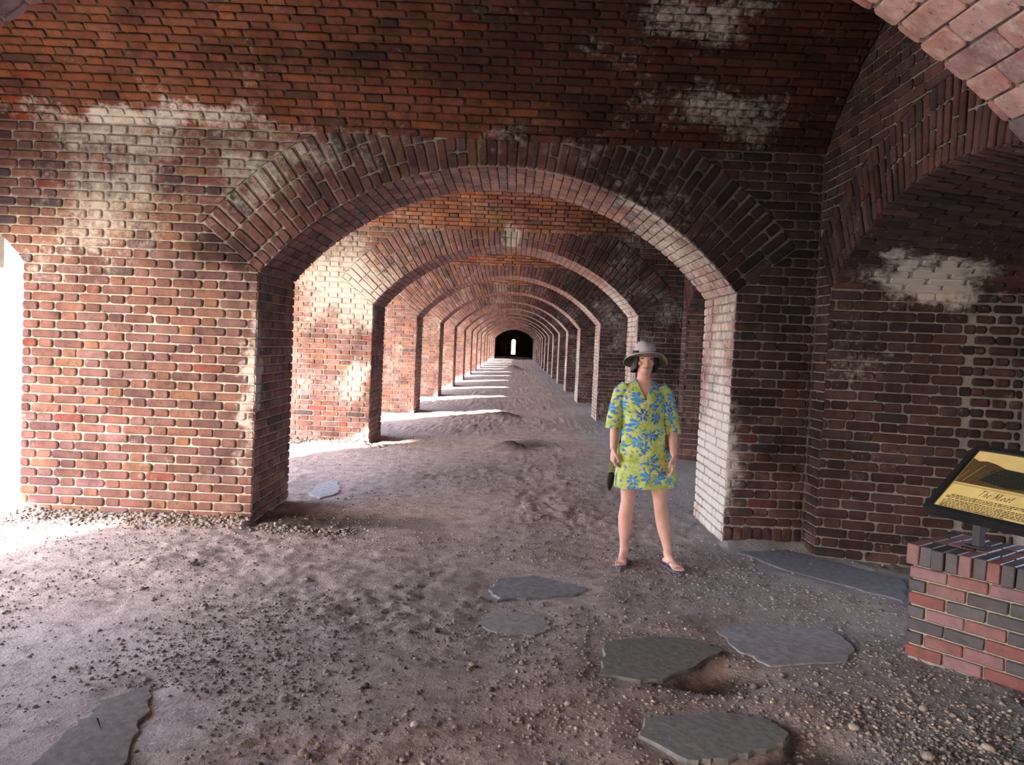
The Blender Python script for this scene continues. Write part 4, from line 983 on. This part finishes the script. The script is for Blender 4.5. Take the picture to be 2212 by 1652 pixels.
def floral():
    m = NT('floral_cotton'); p = m.objpos(); s = m.sep(p)
    q = m.n('ShaderNodeCombineXYZ'); m.l(m.math('ADD', s[0], m.math('MULTIPLY', s[1], .55)), q.inputs[0]); m.l(s[2], q.inputs[1]); uv = m.vmath('ADD', p, m.vmath('SCALE', m.vmath('SUBTRACT', m.noise(p, 22, 3, .6, col=True), (.5, .5, .5)), sc=.022))
    base = m.mix(m.rng(m.noise(uv, 16, 5, .65), .35, .65), (.37, .46, .09, 1), (.60, .65, .27, 1))
    base = m.mix(m.rng(m.noise(m.vmath('ADD', uv, (3, 1, 0)), 42, 4, .6), .58, .66), base, (.13, .24, .06, 1))
    base = m.mix(m.rng(m.noise(m.vmath('ADD', uv, (7, 2, 0)), 34, 3, .6), .64, .70), base, (.66, .70, .50, 1))
    def flowers(base, scale, r0, c1, c2, petals, off, centre=True):
        v = m.n('ShaderNodeTexVoronoi'); v.inputs['Scale'].default_value = scale; v.inputs['Randomness'].default_value = .85
        w = m.vmath('ADD', uv, off); m.l(w, v.inputs['Vector'])
        d = m.vmath('SUBTRACT', w, v.outputs['Position']); t = m.sep(d)
        a = m.math('ARCTAN2', t[2], m.math('ADD', t[0], t[1])); pet = m.math('COSINE', m.math('MULTIPLY', a, petals))
        r = m.vmath('LENGTH', d)
        rim = m.math('MULTIPLY_ADD', pet, r0*.20, m.math('MULTIPLY_ADD', m.noise(uv, 45, 3), r0*.9, r0*.30))
        k = m.math('LESS_THAN', r, rim); cs = m.n('ShaderNodeSeparateColor'); m.l(v.outputs['Color'], cs.inputs[0])
        k = m.math('MULTIPLY', k, m.math('LESS_THAN', cs.outputs[1], .9))
        col = m.mix(cs.outputs[0], c1, c2); col = m.mix(m.rng(pet, -.9, -.4, .55, 0), col, (.55, .70, .62, 1)); col = m.mix(m.rng(m.noise(uv, 80, 3), .5, .65, 0, .5), col, (.30, .50, .72, 1))
        out = m.mix(k, base, col)
        if centre: out = m.mix(m.math('MULTIPLY', k, m.math('LESS_THAN', r, r0*.22)), out, (.52, .56, .20, 1))
        return out
    base = flowers(base, 20, .017, (.13, .14, .55, 1), (.20, .22, .62, 1), 1, (4.2, 1.3, 0), False)
    base = flowers(base, 11.5, .050, (.045, .11, .42, 1), (.05, .30, .56, 1), 7, (.63, .27, 0))
    m.l(base, m.b.inputs['Base Color']); m.b.inputs['Roughness'].default_value = .85
    m.bump(m.noise(p, 30, 4), .25, .01); return m.m
M_DRESS = floral()
d_o = link('dress', dme, M_DRESS, woman); d_o['label'] = 'lime green dress with blue flowers, three-quarter sleeves'
sol = d_o.modifiers.new('s', 'SOLIDIFY'); sol.thickness = .003; sol.offset = 1
def ring_on(me, test):                                                     # band that follows an open edge of the dress
    bmx = bmesh.new(); bmx.from_mesh(me); es = [e for e in bmx.edges if e.is_boundary and test((e.verts[0].co+e.verts[1].co)/2)]; out = [(e.verts[0].co.copy(), e.verts[1].co.copy()) for e in es]; bmx.free(); return out
nb = MB()
for a, b in ring_on(dme, lambda c: c.z > 1.19 and abs(c.x) < .12):
    if (a-b).length > 1e-4: nb.tube([a, b], .0042, 6)
part('neckline_band', nb, M_DRESS, d_o)
M_BTN = plain('button', (.75, .75, .72), .3, .05)
for z in (1.205, 1.185, 1.142):
    yv = min([v.co.y for v in dme.vertices if abs(v.co.x-.003) < .012 and abs(v.co.z-z) < .012] or [-.12])
    e = MB(); ball(e, (.000, yv-.004, z), (.0062, .003, .0062)); part('button', e, M_BTN, d_o)
# hat
hat = MB(); NB = 56; tilt = rad(21); HC = Vector((.002, -.002, 1.530))
def hp(r, a, up):
    x = r*math.cos(a)*.98; y = r*math.sin(a)*(1.02+.12*max(0, 1-max(0, r-.085)/.05)); tilt = rad(6+15*min(1, max(0, (r-.07)/.06)))
    if up > .03: tilt = rad(6)
    return HC+Vector((x, y*math.cos(tilt)+up*math.sin(tilt), -y*math.sin(tilt)+up*math.cos(tilt)))
prof = [(.166, -.012), (.160, -.002), (.142, .006), (.118, .008), (.098, .006), (.088, .008), (.0855, .03), (.081, .07), (.072, .10), (.056, .122), (.034, .134), (.012, .132)]
rings = []
for (r, u) in prof:
    ring = []
    for k in range(NB):
        a = 2*math.pi*k/NB; uu = u
        if r > .09: uu += -(.020*abs(math.cos(a))**3+.006*math.sin(3*a+1))*((r-.09)/.076)**1.5
        rr_ = r
        if u > .09: uu -= .008*math.exp(-((r*math.cos(a)-.012)/.016)**2)*(.4+.6*(math.sin(a) < .4)); 
        ring.append(hp(rr_, a, uu))
    rings.append(ring)
hat.rings(rings, False); hat.add([hp(.0, 0, .112)], []); nH = len(hat.v)-1; base_i = (len(prof)-1)*NB
hat.f += [(base_i+k, base_i+(k+1) % NB, nH) for k in range(NB)]
M_HAT = NT('hat_canvas'); _m = M_HAT; g_ = _m.n('ShaderNodeNewGeometry'); _p = _m.objpos()
_c = _m.mix(_m.rng(_m.noise(_p, 120, 3), .3, .7), (.42, .385, .41, 1), (.50, .46, .48, 1)); _m.l(_c, _m.b.inputs['Base Color']); M_HAT = _m.m
M_HATIN = plain('hat_underside', (.24, .18, .13), .9, .15, 60)
hme = hat.mesh('hat', True); ho = link('hat', hme, M_HAT, woman); ho['label'] = 'grey wide brimmed sun hat, brown underside'
hs = ho.modifiers.new('s', 'SOLIDIFY'); hs.thickness = .003; hs.offset = -1
un = MB(); un.rings([[p-Vector((0, 0, .0042)) for p in [hp(r*.985, 2*math.pi*k/NB, u-(.020*abs(math.cos(2*math.pi*k/NB))**3+.006*math.sin(6*math.pi*k/NB+1))*max(0, (r-.09)/.076)**1.5) for k in range(NB)]] for r, u in ((.164, -.009), (.142, .005), (.118, .007), (.098, .005), (.080, .004))], False)
link('brim_underside', un.mesh('brim_underside', True), M_HATIN, ho)
M_BAND = plain('hat_band', (.55, .52, .57), .8, .1)
hb = MB(); hb.rings([[hp(r, 2*math.pi*k/NB, u) for k in range(NB)] for r, u in ((.0885, .009), (.0892, .014), (.0882, .030), (.0862, .032))], False); link('band', hb.mesh('band', True), M_BAND, ho)
# flip-flops
M_SOLE = plain('sandal_sole', (.10, .10, .17), .7, .15); M_STRAP = plain('sandal_strap', (.30, .27, .33), .6, .1)
for P, base, sd in ((PR, bR, 1), (PL_, bL, -1)):
    pts = [(-.075, 0), (-.065, .026), (-.03, .034), (.03, .032), (.09, .040), (.14, .044), (.175, .034), (.193, .008), (.19, -.018), (.168, -.040), (.12, -.043), (.05, -.034), (-.02, -.033), (-.062, -.026)]
    s = MB(); s.rings([[P(f, w, base+z) for f, w in pts] for z in (-.006, .002, .0075)])
    so_ = link('sandal', s.mesh('sole'), M_SOLE, woman)
    for e in (-1, 1):
        st = MB(); st.tube([P(.138, -.019*sd, base+.018), P(.115, (-.019*sd+e*.02), base+.050), P(.075, e*.036, base+.050), P(.045, e*.041, base+.016)], [.004, .006, .0075, .007], 8, flat=.5); link('strap', st.mesh('strap', True), M_STRAP, so_)
# what she holds
M_POUCH = plain('black_pouch', (.016, .017, .012), .6, .3, 40, .2); M_CORD = plain('olive_strap', (.22, .23, .05), .7, .2)
pw_ = Vector((WX-.215, WY-.045, .72)); pouch = empty('pouch', pw_)
tag(pouch, "slim black pouch hanging from the woman's hand by an olive strap", 'pouch')
q = MB(); q.rings([[Vector((x*w+dx, y*.013, z)) for x, y in ((-1, -.6), (-.6, -1), (.6, -1), (1, -.6), (1, .6), (.6, 1), (-.6, 1), (-1, .6))] for z, w, dx in ((-.045, .017, .004), (-.07, .026, .0), (-.11, .028, -.004), (-.15, .018, -.006), (-.178, .006, -.008))])
link('case', q.mesh('case', True), M_POUCH, pouch)
q = MB(); q.tube([(.004, 0, .045), (.008, -.004, .0), (.006, -.002, -.05), (.012, 0, -.075)], .0062, 8, flat=.5); q.tube([(-.004, .004, .045), (-.004, .006, 0), (-.002, .004, -.05)], .0062, 8, flat=.5); link('strap', q.mesh('strap', True), M_CORD, pouch)
